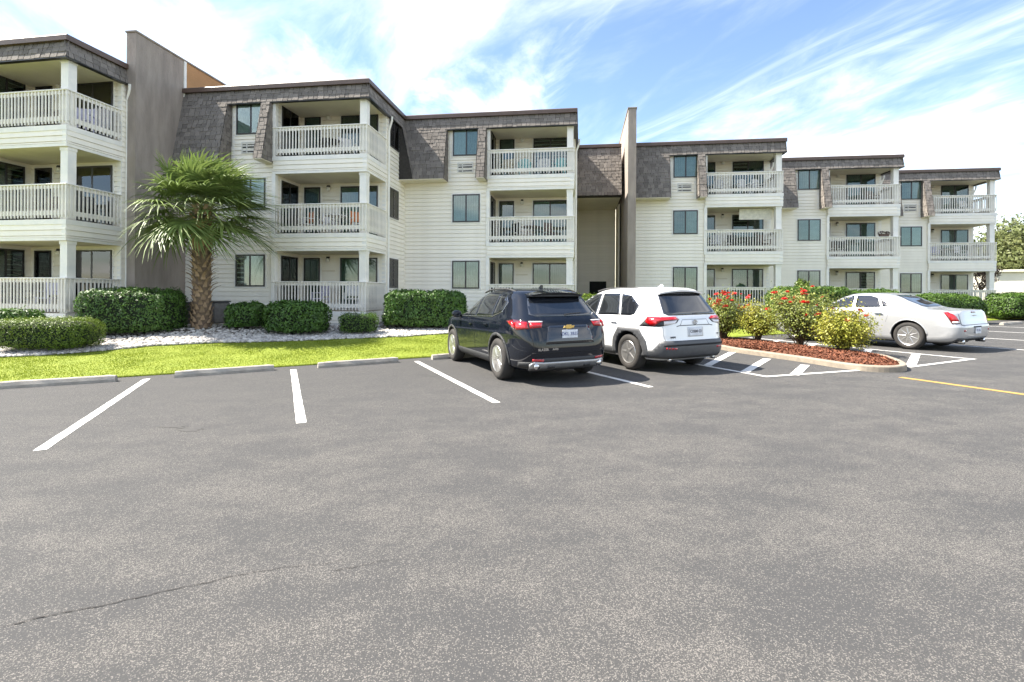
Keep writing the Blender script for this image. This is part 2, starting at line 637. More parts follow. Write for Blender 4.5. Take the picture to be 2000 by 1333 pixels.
g = np.random.default_rng(11)
spots = []
for k in range(130000):
    t = g.uniform(-9.5, 7.5); s = g.uniform(0, 1) ** .9 * 3.6
    if s > rock_s(t) + .02:
        continue
    x, y = xy(t, s)
    spots.append((x, y, land_z(x, y) + .018))
for k in range(9000):
    t = g.uniform(-9.5, 7.5); s = g.normal(.0, .022)
    x, y = xy(t, s)
    spots.append((x, y, lot_z(x, y) + .012))
for k in range(16000):
    t = g.uniform(12, 34); s = g.uniform(0, 3.2)
    x, y = xy(t, s)
    spots.append((x, y, land_z(x, y) + .018))
grass_blades('lawn_grass', spots, .012, .030)

# stone bed between lawn and building
V = []; F = []
ts_ = np.linspace(-10, 6.2, 82)
for t in ts_:
    s0 = rock_s(t)
    for q in np.linspace(0, 1, 9):
        s = s0 + q * (9.5 - s0)
        x, y = xy(t, s)
        V.append((x, y, land_z(x, y) + (.034 if q > 0 else .020)))
F = [(i * 9 + j, (i + 1) * 9 + j, (i + 1) * 9 + j + 1, i * 9 + j + 1) for i in range(81) for j in range(8)]
BED = tag(link('stone_bed', mesh('stone_bed', V, F, 'bed', True)), kind='structure')


def rock_mesh(seed, r=1.):
    bm = bmesh.new()
    bmesh.ops.create_icosphere(bm, subdivisions=1, radius=r)
    q = random.Random(seed)
    sx, sy, sz = q.uniform(.8, 1.3), q.uniform(.65, 1.0), q.uniform(.42, .7)
    for v in bm.verts:
        k = q.uniform(.78, 1.15)
        v.co = Vector((v.co.x * sx * k, v.co.y * sy * k, v.co.z * sz * k))
    me = bpy.data.meshes.new('stone')
    bm.to_mesh(me); bm.free()
    me.materials.append(MATS['rock'])
    return me


ROCKS = [rock_mesh(k) for k in range(8)]
cand = []
for k in range(11500):
    t = g.uniform(-9, 6); s0 = rock_s(t)
    s = s0 + abs(g.normal(0, .75)) if k % 3 else g.uniform(s0, s0 + 4.0)
    if s > 7.6: continue
    x, y = xy(t, s)
    cand.append((x, y, land_z(x, y) + .045, g.uniform(.03, .072), g.uniform(0, 6.28), int(g.integers(8))))
cand.sort(key=lambda c: -c[3] / math.hypot(c[0], c[1]) if -11.5 < c[0] < -2.2 else 0)
for c in cand[:300]:
    r_ = c[3] * 1.15
    m_ = T(c[0], c[1], c[2] + .01) @ RZ(c[4]) @ Matrix.Rotation(rnd.uniform(-.4, .4), 4, 'X') @ Matrix.Diagonal((r_, r_, r_, 1))
    link('stone', ROCKS[c[5]], BED, m_)
RV = [np.array([v.co[:] for v in m_.vertices]) for m_ in ROCKS]
RF = [np.array([p.vertices[:] for p in m_.polygons]) for m_ in ROCKS]
Vs = []; Fs = []; off = 0
for c in cand[300:]:
    v = RV[c[5]] * c[3]
    ca, sa = math.cos(c[4]), math.sin(c[4])
    v = np.stack([v[:, 0] * ca - v[:, 1] * sa + c[0], v[:, 0] * sa + v[:, 1] * ca + c[1], v[:, 2] + c[2]], 1)
    Vs.append(v); Fs.append(RF[c[5]] + off); off += len(v)
tag(link('stones', np_mesh('stones', np.concatenate(Vs), np.concatenate(Fs), 'rock'), BED), kind='stuff')


# ------------------------------------------------------------------ painted lines (children of the lot)
def stripe(name, a, b, w, m, wob=.004, z=.004, square=None):
    """painted stripe from a to b, ragged edges, laid on the lot"""
    a = Vector(a); b = Vector(b)
    d = (b - a).normalized(); nn = Vector((-d.y, d.x))
    L = (b - a).length
    k = max(2, int(L / .12))
    V = []; F = []
    for i in range(k + 1):
        p = a + d * (L * i / k)
        for sgn in (-1, 1):
            q = p + nn * sgn * (w / 2 + rnd.uniform(-wob, wob))
            V.append((q.x, q.y, lot_z(q.x, q.y) + z))
        if i:
            F.append((2 * i - 2, 2 * i - 1, 2 * i + 1, 2 * i)[::-1])
    return link(name, mesh(name, V, F, m), LOT)


W_ = .105
stripe('stall_line', (-6.98, 9.55), (-4.84, 5.12), .115, 'white_paint')
stripe('stall_line', (-4.63, 10.58), (-2.575, 6.12), .115, 'white_paint')
stripe('stall_line', (-2.24, 11.72), (-.21, 7.15), .115, 'white_paint')
stripe('stall_line', (.22, 12.55), (2.30, 8.22), .115, 'white_paint')
stripe('stall_line', (2.78, 13.72), (4.69, 9.08), W_, 'white_paint')
stripe('stall_line', (4.64, 9.10), (6.75, 9.72), W_, 'white_paint', z=.008)
for a, b in (((4.13, 10.54), (5.68, 12.84)), ((4.54, 9.69), (5.90, 11.52)), ((5.24, 9.24), (6.18, 10.50))):
    stripe('hatch_line', a, b, .17, 'white_paint', z=.0065)
stripe('stall_line', (8.05, 16.9), (10.33, 11.13), W_, 'white_paint')
stripe('stall_line', (8.0, 10.06), (10.36, 11.17), W_, 'white_paint', z=.008)
for a, b in (((7.49, 14.72), (8.60, 15.95)), ((7.80, 13.40), (8.98, 14.75)), ((8.45, 11.93), (9.42, 13.15)), ((8.13, 10.16), (9.90, 12.2))):
    stripe('hatch_line', a, b, .17, 'white_paint', z=.0065)
for a in ((13.0, 12.9), (15.35, 15.4), (17.97, 18.0), (20.4, 20.5)):
    d = Vector((-.454, .891))
    p = Vector(a)
    stripe('stall_line', p - d * 2.6, p + d * 2.6, W_, 'white_paint')
stripe('yellow_line', (6.95, 8.92), (8.75, 4.4), .125, 'yellow_paint')
for k in range(2):                                  # open crack running across the lot
    pts = [(-2.62, 2.30), (-2.43, 2.39), (-2.18, 2.51), (-1.82, 2.66), (-1.49, 2.80), (-1.20, 2.885), (-.95, 2.93)] if k == 0 else [(-1.02, 2.83), (-.8, 2.90), (-.58, 2.945)]
    V = []; F = []
    cum = []
    for a, b in zip(pts, pts[1:]):
        for q in range(14):
            f = q / 14
            cum.append(Vector((a[0] + (b[0] - a[0]) * f, a[1] + (b[1] - a[1]) * f)))
    dsum = 0
    for i, p in enumerate(cum):
        dsum += rnd.uniform(-.011, .011); dsum *= .95
        w = rnd.uniform(.0006, .0056) * (1 if k == 0 else .6) * (1 - .7 * i / len(cum))
        q = p + Vector((-.43, .9)) * dsum
        for sg in (-1, 1):
            V.append((q.x - .43 * w * sg, q.y + .9 * w * sg, lot_z(q.x, q.y) + .004))
        if i: F.append((2 * i - 2, 2 * i, 2 * i + 1, 2 * i - 1))
    link('crack', mesh('crack', V, F, 'crack'), LOT)

for (ox, oy, ra, rb) in ((-4.10, 6.02, .16, .05), (-3.78, 5.86, .15, .07), (-3.95, 5.95, .05, .03), (-1.55, 9.6, .12, .06), (-1.75, 9.75, .06, .03)):   # dried oil in the bays
    P_ = []
    for i in range(34):
        t = 6.2832 * i / 34
        k = 1 + .55 * mnoise.noise((math.cos(t) * 2.2 + ox, math.sin(t) * 2.2, oy)) + .35 * mnoise.noise((math.cos(t) * 6, math.sin(t) * 6 + ox, 1))
        P_.append((ox + ra * k * math.cos(t), oy + rb * k * math.sin(t)))
    link('oil_stain', mesh('oil_stain', [(x, y, lot_z(x, y) + .003) for x, y in P_], [tuple(range(34))], 'oil'), LOT)

# ------------------------------------------------------------------ concrete wheel stops
def stop_mesh(L):
    hw, h = .085, .125
    prof = [(-hw, 0), (hw, 0), (hw, .055), (hw - .03, h - .012), (hw - .045, h), (-hw + .045, h), (-hw + .03, h - .012), (-hw, .055)]
    mb = MB()
    nL = 14
    V = []; F = []
    q = random.Random(3)
    for i in range(nL + 1):
        x = -L / 2 + L * i / nL
        sh = .93 if i in (0, nL) else 1
        for (y, z) in prof:
            V.append((x + (.008 if i == 0 else -.008 if i == nL else 0) * (z / h), y * sh + q.uniform(-.003, .003), z * (sh if z > 0 else 1) + (q.uniform(-.003, .003) if z > 0 else 0)))
    m_ = len(prof)
    for i in range(nL):
        for k in range(m_):
            F.append((i * m_ + k, (i + 1) * m_ + k, (i + 1) * m_ + (k + 1) % m_, i * m_ + (k + 1) % m_))
    F.append(tuple(range(m_))); F.append(tuple(range((nL + 1) * m_ - 1, nL * m_ - 1, -1)))
    me = mesh('wheel_stop', V, F, 'stop')
    return me


SM = stop_mesh(1.75)
for (a, b, lab) in (((-9.05, 8.60), (-7.33, 9.36), 'pale concrete wheel stop running off the left picture edge'),
                    ((-6.55, 9.72), (-5.03, 10.54), 'pale concrete wheel stop between the two leftmost white lines'),
                    ((-4.22, 10.77), (-2.62, 11.62), 'pale concrete wheel stop in the empty stall beside the dark car'),
                    ((-1.90, 12.0), (-.35, 12.72), 'pale concrete wheel stop touching front wheel of the dark car'),
                    ((21.2, 21.6), (22.8, 22.35), 'pale concrete wheel stop at the far right by the hedge'),):
    a = Vector(a); b = Vector(b)
    c = (a + b) / 2; d = b - a
    o = link('wheel_stop', SM)
    o.location = (c.x, c.y, lot_z(c.x, c.y) - .004)
    o.rotation_euler = (0, -math.atan(.016 * d.x / d.length), math.atan2(d.y, d.x))
    tag(o, lab, 'wheel stop', 'concrete wheel stops along the lawn')

# ------------------------------------------------------------------ planting island
isl = [(5.35, 15.2), (5.55, 14.2), (5.67, 13.4), (5.76, 12.8), (6.09, 11.80), (6.40, 10.85), (6.60, 10.05), (6.84, 9.60), (7.24, 9.45), (7.62, 9.62), (7.95, 10.1), (8.22, 10.7),
       (8.40, 11.4), (8.18, 12.4), (7.82, 13.5), (7.55, 14.6), (7.25, 15.6), (6.6, 16.4), (5.8, 16.2)]


def smooth_loop(P, k=5):
    P = [Vector(p) for p in P]; n = len(P); out = []
    for i in range(n):
        a, b, c, d = P[i - 1], P[i], P[(i + 1) % n], P[(i + 2) % n]
        for q in range(k):
            t = q / k
            out.append(.5 * ((2 * b) + (c - a) * t + (2 * a - 5 * b + 4 * c - d) * t * t + (3 * b - a - 3 * c + d) * t ** 3))
    return out


loop = smooth_loop(isl)
n = len(loop)


def inset(i, d):
    t = (loop[(i + 1) % n] - loop[i - 1]).normalized()
    return loop[i] + Vector((-t.y, t.x)) * d


prof = [(0, -.03), (0, .095), (.010, .113), (.028, .12), (.10, .12), (.115, .11), (.12, .06)]
V = []; F = []
for i in range(n):
    for (d, h) in prof:
        p = inset(i, d)
        V.append((p.x, p.y, lot_z(p.x, p.y) + h))
m_ = len(prof)
for i in range(n):
    j = (i + 1) % n
    for k in range(m_ - 1):
        F.append((i * m_ + k, j * m_ + k, j * m_ + k + 1, i * m_ + k + 1))
tag(link('kerb', mesh('kerb', V, F, 'kerb', False)), kind='structure')
V = []; F = []
cx = sum((p.x for p in loop)) / n; cy = sum((p.y for p in loop)) / n
rings = 5
for r_ in range(rings):
    for i in range(n):
        p = inset(i, .115)
        f = 1 - r_ / rings
        x, y = cx + (p.x - cx) * f, cy + (p.y - cy) * f
        V.append((x, y, lot_z(x, y) + .10 + .07 * (1 - f ** 2) + .012 * mnoise.noise((x * 5, y * 5, 0))))
V.append((cx, cy, lot_z(cx, cy) + .17))
for r_ in range(rings - 1):
    for i in range(n):
        j = (i + 1) % n
        F.append((r_ * n + i, r_ * n + j, (r_ + 1) * n + j, (r_ + 1) * n + i))
for i in range(n):
    F.append(((rings - 1) * n + i, (rings - 1) * n + (i + 1) % n, rings * n))
MULCH = tag(link('mulch_bed', mesh('mulch_bed', V, F, 'mulch_base', True)), kind='structure')
# bark chips
NCH = 15000
ii = g.integers(0, n, NCH); ff = np.sqrt(g.uniform(0, 1, NCH)) * .99
P = np.array([inset(i, .12)[:] for i in range(n)])
x = cx + (P[ii, 0] - cx) * ff; y = cy + (P[ii, 1] - cy) * ff
z = .04 + .016 * x + .105 + .07 * (1 - ff ** 2) + g.uniform(0, .018, NCH)
a = g.uniform(0, 6.28, NCH); L = g.uniform(.014, .042, NCH); w = g.uniform(.005, .012, NCH); tl = g.normal(0, .35, NCH)
ux, uy, uz = np.cos(a) * L, np.sin(a) * L, np.sin(tl) * L
vx, vy = -np.sin(a) * w, np.cos(a) * w
vz = g.normal(0, .006, NCH)
Vn = np.empty((NCH, 4, 3))
for k, (su, sv_) in enumerate(((-1, -1), (1, -1), (1, 1), (-1, 1))):
    Vn[:, k, 0] = x + su * ux + sv_ * vx; Vn[:, k, 1] = y + su * uy + sv_ * vy; Vn[:, k, 2] = z + su * uz + sv_ * vz
tag(link('bark_chips', np_mesh('bark_chips', Vn.reshape(-1, 3), np.arange(NCH * 4).reshape(-1, 4), 'mulch'), MULCH), kind='stuff')

# ------------------------------------------------------------------ apartment houses
PITCH = .165
ZD = [.95, 3.70, 6.45]           # deck tops
RAILH = 1.05
ZTOP = 9.01
WALLY = .10
BD = 1.72
UW = 7.1
MCACHE = {}


def cached(key, fn):
    if key not in MCACHE:
        MCACHE[key] = fn()
    return MCACHE[key]


def board_mesh(L):
    V = [(0, -.012, PITCH), (L, -.012, PITCH), (L, -.034, .011), (0, -.034, .011), (0, .0, .011), (L, .0, .011), (0, .004, PITCH), (L, .004, PITCH)]
    F = [(0, 3, 2, 1), (3, 4, 5, 2), (0, 1, 7, 6), (0, 6, 4, 3), (1, 2, 5, 7)]
    return mesh('siding_board', V, F, 'siding')


def wall_frame(a, b):
    """matrix: x along a->b, -y outward (to the right-hand side of a->b), z up"""
    d = Vector((b[0] - a[0], b[1] - a[1]))
    return T(a[0], a[1], 0) @ RZ(math.atan2(d.y, d.x)), d.length


def siding(parent, a, b, z0, z1, joined=None):
    """lap boards on the wall from a to b; joined: an MB that takes them instead of single objects"""
    M, L = wall_frame(a, b)
    k = int(math.ceil((z1 - z0) / PITCH - 1e-6))
    me = cached(('board', round(L, 3)), lambda: board_mesh(L))
    for i in range(k):
        z = z1 - (i + 1) * PITCH
        h = 1.
        if z < z0:
            h = (z1 - i * PITCH - z0) / PITCH; z = z0
        Mb = M @ T(0, 0, z) @ Matrix.Diagonal((1, 1, h, 1))
        if joined is None:
            link('siding_board', me, parent, Mb)
        else:
            joined.add([Mb @ v.co for v in me.vertices], [p.vertices[:] for p in me.polygons])


def shingle_mesh():
    w, l = .147, .235
    V = [(-w, 0, .017), (w, 0, .017), (w, l, .006), (-w, l, .006), (-w, 0, .001), (w, 0, .001)]
    return mesh('shingle', V, [(0, 1, 2, 3), (4, 5, 1, 0), (0, 3, 4), (1, 5, 2)], 'shingle')


SHING = shingle_mesh()


def shingles(parent, M, quad, joined=None, seed=0, budget=None):
    """courses of shingles on a sloping face; M: x along, y up the slope, z outward; quad(y)->(x0,x1) extents; height quad.h"""
    f, H = quad
    q = random.Random(seed)
    row = 0
    y = 0
    while y < H - .05:
        x0, x1 = f(min(y + .07, H))
        x = x0 - q.uniform(0, .25)
        while x < x1 - .02:
            w = q.choice((.15, .19, .24))
            a, b = max(x, x0), min(x + w, x1)
            if b - a > .03:
                l = min(1., (H - y) / .235 + .0)
                Ms = M @ T((a + b) / 2, y - q.choice((0, 0, .012)), q.choice((0, .003, .008))) @ Matrix.Diagonal(((b - a - .016) / .294, l, 1, 1))
                if joined is None:
                    link('shingle', SHING, parent, Ms)
                else:
                    joined.add([Ms @ v.co for v in SHING.vertices], [p.vertices[:] for p in SHING.polygons])
            x += w
        y += .158
        row += 1


def window(parent, M, w, h, blinds=('blind_green', 'blind_white'), kind='window', name='window', casing=True, mull=True, glass='glass'):
    """M: x along the wall, -y outward, z up; origin at the lower left corner of the opening"""
    key = ('frame', round(w, 2), round(h, 2), casing, mull)

    def frame():
        mb = MB()
        f = .05
        mb.box(0, w, -.065, -.021, 0, f); mb.box(0, w, -.065, -.021, h - f, h)
        mb.box(0, f, -.063, -.021, f, h - f); mb.box(w - f, w, -.063, -.021, f, h - f)
        if mull:
            mb.box(w / 2 - .03, w / 2 + .03, -.061, -.021, f, h - f)
        return mb.me(name, 'bronze')
    fo = link(name, cached(key, frame), parent, M)
    if casing:
        def cas():
            mb = MB(); c = .055
            mb.box(-c, w + c, -.036, -.004, -c, 0); mb.box(-c, w + c, -.036, -.004, h, h + c)
            mb.box(-c, 0, -.034, -.004, 0, h); mb.box(w, w + c, -.034, -.004, 0, h)
            return mb.me('casing', 'trim')
        link('casing', cached(('cas', round(w, 2), round(h, 2)), cas), fo)
    halves = ((.05, w / 2 - .03), (w / 2 + .03, w - .05)) if mull else ((.05, w - .05),)
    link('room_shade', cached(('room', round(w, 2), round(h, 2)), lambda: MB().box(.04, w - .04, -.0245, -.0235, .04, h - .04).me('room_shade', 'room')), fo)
    for k, (x0, x1) in enumerate(halves):
        y = -.048 if k == 0 else -.053
        link('pane', cached(('pane', round(x0, 2), round(x1, 2), round(h, 2), k, glass), lambda: MB().box(x0, x1, y - .002, y + .002, .05, h - .05).me('pane', glass)), fo)
        b = blinds[k] if k < len(blinds) else None
        if b:
            part = 1.
            if isinstance(b, tuple):
                b, part = b

            def bl():
                mb = MB()
                xa, xb = x0, x0 + (x1 - x0) * abs(part)
                if part < 0:
                    xa, xb = x1 - (x1 - x0) * abs(part), x1
                n_ = max(6, int((xb - xa) / .045))
                V = []; F = []
                for i in range(n_ + 1):
                    x = xa + (xb - xa) * i / n_
                    yy = -.033 + (.0045 if i % 2 else -.0045)
                    V += [(x, yy, .05), (x, yy, h - .05)]
                    if i:
                        F.append((2 * i - 2, 2 * i, 2 * i + 1, 2 * i - 1))
                mb.add(V, F)
                return mb.me('blind' if b != 'curtain' else 'curtain', b)
            link('blind' if b != 'curtain' else 'curtain', cached(('bl', b, part, round(x0, 2), round(x1, 2), round(h, 2)), bl), fo)
    return fo


BAL = MB().box(-.017, .017, -.017, .017, 0, RAILH - .055).me('baluster', 'rail')


def railing(parent, z, left=True, side=True, x0=-3.54):
    """balcony railing, front run from x0 to 0 and return along u=0 back to BD"""
    mb = MB()
    mb.bbox(x0, .03, -.03, .09, z + RAILH - .04, z + RAILH, .008)
    if side:
        mb.bbox(-.09, .03, .092, BD, z + RAILH - .041, z + RAILH - .001, .008)
    r_ = mb.obj('railing', 'rail', parent)
    mb = MB()
    mb.box(x0 + .01, 0, .022, .06, z + RAILH - .14, z + RAILH - .042); mb.box(x0 + .01, 0, .022, .06, z + .13, z + .27)
    if side:
        mb.box(-.06, -.022, .062, BD - .01, z + RAILH - .14, z + RAILH - .043); mb.box(-.06, -.022, .062, BD - .01, z + .13, z + .27)
    mb.obj('cross_rail', 'rail', r_)
    nn = int(-x0 / .121)
    for i in range(nn + 1):
        x = x0 + .05 + (-x0 - .06) * i / nn
        link('baluster', BAL, r_, T(x, .004, z + .045))
    if side:
        for i in range(1, 14):
            link('baluster', BAL, r_, T(-.004, .004 + (BD - .06) * i / 13.5, z + .045))
    return r_


def light_fixture(parent, x, y, z):
    mb = MB().lathe([(.055, 0), (.06, .03), (.05, .045)], 12, 'Z', (0, -.10, .075))
    mb.box(-.045, .045, -.12, -.004, .10, .15)
    f = mb.obj('light_fixture', 'black_metal', parent, T(x, y, z))
    prof = [(.005, -.075)] + [(.085 * math.sin(a), -.085 * math.cos(a) + .01) for a in np.linspace(.3, 2.6, 9)] + [(.03, .085)]
    MB().lathe(prof, 14, 'Z', (0, -.10, 0)).obj('globe', 'globe', f, None, True)


def apartment(name, P, a, label, far=False, side_windows=False, zg=0.2, blinds=None, sliders=None, vent=True, shing_join=False, leftx=-UW, ret=False):
    root = empty('apartment_house', label, 'building', T(P[0], P[1], 0) @ RZ(-a), 'stepped grey-roofed apartment houses in a row')
    J = MB() if far else None
    q = random.Random(name)
    # --- solid walls
    mb = MB()
    mb.box(leftx, -3.5, WALLY + .004, BD + .2, zg - 1, 8.5)
    mb.box(leftx, -.004, BD + .004, 12, zg - 1.2, 8.5)
    wall = mb.obj('wall', 'siding', root)
    # --- lap siding
    siding(wall, (leftx, WALLY), (-3.44, WALLY), zg - .2, 6.9 + .5 * 0, J)
    siding(wall, (-5.15, WALLY - .0005), (-3.95, WALLY - .0005), 6.9, 8.45, J)
    siding(wall, (-.0, BD), (-.0, 3.9), zg - .1, 8.45, J)
    for k, z in enumerate(ZD):
        zc = (ZD[k + 1] - .62) if k < 2 else 8.44
        siding(wall, (-3.50, BD), (-.005, BD), z, zc, J)
        siding(wall, (-3.50, WALLY + .02), (-3.50, BD), z, zc, J)
    if J:
        tag(J.obj('siding_boards', 'siding', wall), kind='stuff')
    # --- balcony decks, fascia boards and siding band
    for k, z in enumerate(ZD):
        zb = z - .62 if k else zg - .1
        mb = MB().box(-3.49, -.012, .014, BD, zb + .003, z - .002)
        d = mb.obj('deck', 'soffit', root)
        mb = MB(); mb.box(-3.56, .022, -.022, .012, z - .15, z); mb.box(-.01, .022, .012, BD, z - .15, z - .001)
        mb.obj('deck_trim', 'trim', d)
        mb = MB().box(-3.47, -.02, .03, BD - .02, z - .001, z + .012)
        mb.obj('deck_floor', 'deck', d)
        if k == 0:
            zb2 = max(zg + .12, .45)
            JB = J if J is not None else None
        else:
            zb2 = zb
        jj = MB()
        siding(d, (-3.52, .012), (-.0, .012), zb2 + .09, z - .15, jj if far else None)
        siding(d, (-.004, .012), (-.004, BD), zb2 + .09, z - .15, jj if far else None)
        if far:
            tag(jj.obj('siding_boards', 'siding', d), kind='stuff')
        mb = MB(); mb.box(-3.54, .008, -.010, .010, zb2, zb2 + .09); mb.box(-.012, .010, .011, BD, zb2, zb2 + .089)
        mb.box(-.14, .006, -.012, .008, zb2 + .09, z - .15); mb.box(-.006, .0085, .009, .12, zb2 + .09, z - .15)
        mb.obj('band_trim', 'trim', d)
        # columns and posts
        zc = (ZD[k + 1] - .62) if k < 2 else 8.40
        mb = MB(); mb.bbox(-.285, -.035, .065, .315, z + .011, zc, .012)
        mb.box(-.30, -.02, .05, .33, zc - .10, zc - .002)
        mb.obj('column', 'trim', root)
        MB().box(-3.565, -3.43, -.005, .16, z, zc).obj('corner_post', 'trim', root)
        MB().box(-.13, .014, BD - .025, BD + .09, z, zc).obj('corner_post', 'trim', root)
        railing(root, z)
        # openings on the balcony
        bs = (sliders or {}).get(k, None) or q.choice([('blind_white', 'blind_teal'), ('blind_teal', 'blind_green'), (('curtain', .6), None), ('blind_green', 'blind_teal')])
        window(root, T(-1.80, BD - .004, z + .06), 1.5, 1.94, bs, name='sliding_door', glass='glass_tint')
        window(root, T(-3.30, BD - .004, z + .06), .66, 1.94, (q.choice(['blind_green', 'blind_white', 'blind_teal']),), name='door', mull=False, glass='glass_tint')
        window(root, T(-3.496, .42, z + .06) @ RZ(R(90)), 1.05, 1.94, ('blind_teal', None), name='sliding_door', glass='glass_tint')
        light_fixture(root, -2.28, BD - .02, z + 1.90)
        MB().box(-2.55, -2.02, BD - .034, BD - .016, z + 1.47, z + 1.53).obj('wall_strip', 'soffit', root)
        # facade window
        bl = (blinds or {}).get(k, ('blind_green', 'blind_white'))
        window(root, T(-5.0, WALLY - .004, 1.81 + 2.75 * k), 1.15, 1.155, bl)
        if side_windows:
            window(root, T(.003, 1.94, 1.81 + 2.75 * k) @ RZ(R(90)), .98, 1.155, ('blind_teal', 'blind_green'))
    # lattice skirt under the lowest deck
    lt = MB()
    zb2 = max(zg + .12, .45)
    for i in range(46):
        x = -3.6 + i * .085
        for sg in (-1, 1):
            h = zb2 - zg + .2
            V = [(x - .012, .05 + .006 * sg, zb2), (x + .012, .05 + .006 * sg, zb2), (x + .012 + sg * h, .05 + .006 * sg, zb2 - h), (x - .012 + sg * h, .05 + .006 * sg, zb2 - h)]
            lt.add([(min(.0, max(-3.5, p[0])), p[1], p[2]) for p in V], [(0, 1, 2, 3)])
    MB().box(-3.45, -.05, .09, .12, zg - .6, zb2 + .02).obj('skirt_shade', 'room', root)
    tag(lt.obj('lattice', 'lattice', root), kind='stuff')
    # trims
    mb = MB(); mb.box(leftx, -3.42, WALLY - .026, WALLY - .001, zg - .3, zg + .02)
    mb.box(-3.44 - .10, -3.44 + .004, WALLY - .024, WALLY, zg, 6.25)
    mb.box(-5.15 - .0, -5.15 + .07, WALLY - .027, WALLY, 6.3, 8.42); mb.box(-4.02, -3.95, WALLY - .027, WALLY, 6.3, 8.42)
    mb.obj('trim_board', 'trim', root)
    # --- flat roof with leaning shingle band and brown metal edge
    mb = MB(); mb.box(leftx - .0, .02, .0, 12, 8.42, 8.93)
    roof = mb.obj('roof', 'soffit', root)
    mb = MB()
    ex = [(-.13, 8.86), (-.13, 9.0), (-.11, 9.03), (.12, 9.03), (.12, 8.9), (-.02, 8.86)]
    V = [(leftx, y, z) for y, z in ex] + [(-y, y, z) for y, z in ex] + [(-y, 12, z) for y, z in ex]
    n = len(ex); F = []
    for k in range(2):
        for i in range(n):
            F.append((k * n + i, (k + 1) * n + i, (k + 1) * n + (i + 1) % n, k * n + (i + 1) % n))
    F.append(tuple(range(n - 1, -1, -1)))
    mb.add(V, F)
    mb.box(leftx + .01, -.12, .10, 11.9, 8.94, 9.02)
    mb.obj('fascia', 'fascia', roof)
    lean = .55 / 2.55
    # band: hangs from z=8.86 (y=-.02) to 8.38, flaring out
    zt, zb = 8.86, 8.38
    yt = -.02; yb = yt - lean * (zt - zb)
    mb = MB()
    V = [(leftx, yt, zt), (-yt, yt, zt), (-yt, 6, zt), (leftx, yb, zb), (-yb, yb, zb), (-yb, 6, zb), (leftx, .02, zb), (-.02, .02, zb), (-.02, 6, zb)]
    F = [(0, 3, 4, 1), (1, 4, 5, 2), (3, 6, 7, 4), (4, 7, 8, 5)]
    mb.add(V, F)
    band = mb.obj('mansard_band', ['shingle_back'], root)
    mb = MB(); mb.box(leftx, -yb + .008, yb - .012, .0, zb - .035, zb - .003); mb.box(-.03, -yb + .012, .001, 6, zb - .034, zb - .003)
    mb.obj('band_edge', 'bronze', band)
    SJ = MB() if (far or shing_join) else None
    sl = math.atan(lean)
    Hs = math.hypot(zt - zb, yt - yb)
    Mb = T(leftx, yb - .001, zb) @ Matrix.Rotation(R(90) - sl, 4, 'X')
    shingles(band, Mb, (lambda y: (0, -leftx - yb), Hs), SJ, 1)
    Mb2 = T(-yb + .001, yb, zb) @ RZ(R(90)) @ Matrix.Rotation(R(90) - sl, 4, 'X')
    SJ = SJ or MB()
    shingles(band, Mb2, (lambda y: (0, 4.0), Hs), SJ, 2)
    tag(SJ.obj('shingles', 'shingle', band), kind='stuff')
    # mansard panels
    zmb = 6.25
    ybm = yt - lean * (zt - zmb)

    def panel(x0, x1, seed, zlo=zmb, ctr=None):
        SJ = MB() if (far or shing_join) else None
        ybl = yt - lean * (zt - zlo)
        mb = MB()
        e = .02
        V = [(x0, yt - .02, zt - .45), (x1, yt - .02, zt - .45), (x0, ybl + e, zlo), (x1, ybl + e, zlo), (x0, WALLY, zlo), (x1, WALLY, zlo), (x0, WALLY, zt - .45), (x1, WALLY, zt - .45)]
        V[0] = (x0, yt - lean * .45 + e, zt - .45); V[1] = (x1, yt - lean * .45 + e, zt - .45)
        mb.add(V, [(0, 2, 3, 1), (0, 6, 4, 2), (1, 3, 5, 7)])
        pn = mb.obj('mansard_panel', 'shingle_back', root)
        mb = MB(); mb.box(x0 + .01, x1 - .01, ybl - .0, WALLY - .02, zlo - .03, zlo + .003)
        mb.obj('panel_soffit', 'soffit', pn)
        Ms = T(0, ybl, zlo) @ Matrix.Rotation(R(90) - sl, 4, 'X')
        Hp = (zt - .46 - zlo) / math.cos(sl)
        shingles(pn, Ms, (lambda y: (x0, x1), Hp), SJ, seed)
        # shingled cheeks facing right and left
        SJ = SJ or MB()
        for sx, xx in ((1, x1), (-1, x0)):
            if sx < 0 and x0 <= leftx + .01: continue
            wid = lambda y: (0, max(.06, WALLY - .02 - (ybl + y * lean)))
            if sx > 0:
                Mc = T(xx, 0, zlo) @ RZ(R(90)) @ Matrix.Rotation(R(90), 4, 'X')
                f = lambda y: (ybl + y * lean, WALLY - .03)
            else:
                Mc = T(xx, 0, zlo) @ RZ(R(-90)) @ Matrix.Rotation(R(90), 4, 'X')
                f = lambda y: (-(WALLY - .03), -(ybl + y * lean))
            shingles(pn, Mc, (f, zt - .47 - zlo), SJ, seed + 5)
        if SJ: tag(SJ.obj('shingles', 'shingle', pn), kind='stuff')

    panel(leftx, -5.22, 10)
    panel(-3.90, -3.56, 20)
    # return of the mansard on the right-hand side wall, near the next house
    if ret:
     SJ = MB()
     xb = lean * (zt - zmb) + .02
     mb = MB(); v0 = 3.02
     mb.add([(.10, v0, zt - .45), (.10, 4.2, zt - .45), (xb, v0, zmb), (xb, 4.2, zmb), (.0, v0, zmb), (.0, v0, zt - .45)], [(0, 2, 3, 1), (0, 5, 4, 2)])
     pn = mb.obj('mansard_panel', 'shingle_back', root)
     MB().box(0, xb, v0 + .01, 4.2, zmb - .045, zmb - .012).obj('panel_soffit', 'soffit', pn)
     shingles(pn, T(xb + .02, 0, zmb) @ RZ(R(90)) @ Matrix.Rotation(R(90) - sl, 4, 'X'), (lambda y: (v0, 4.1), 2.2), SJ, 31)
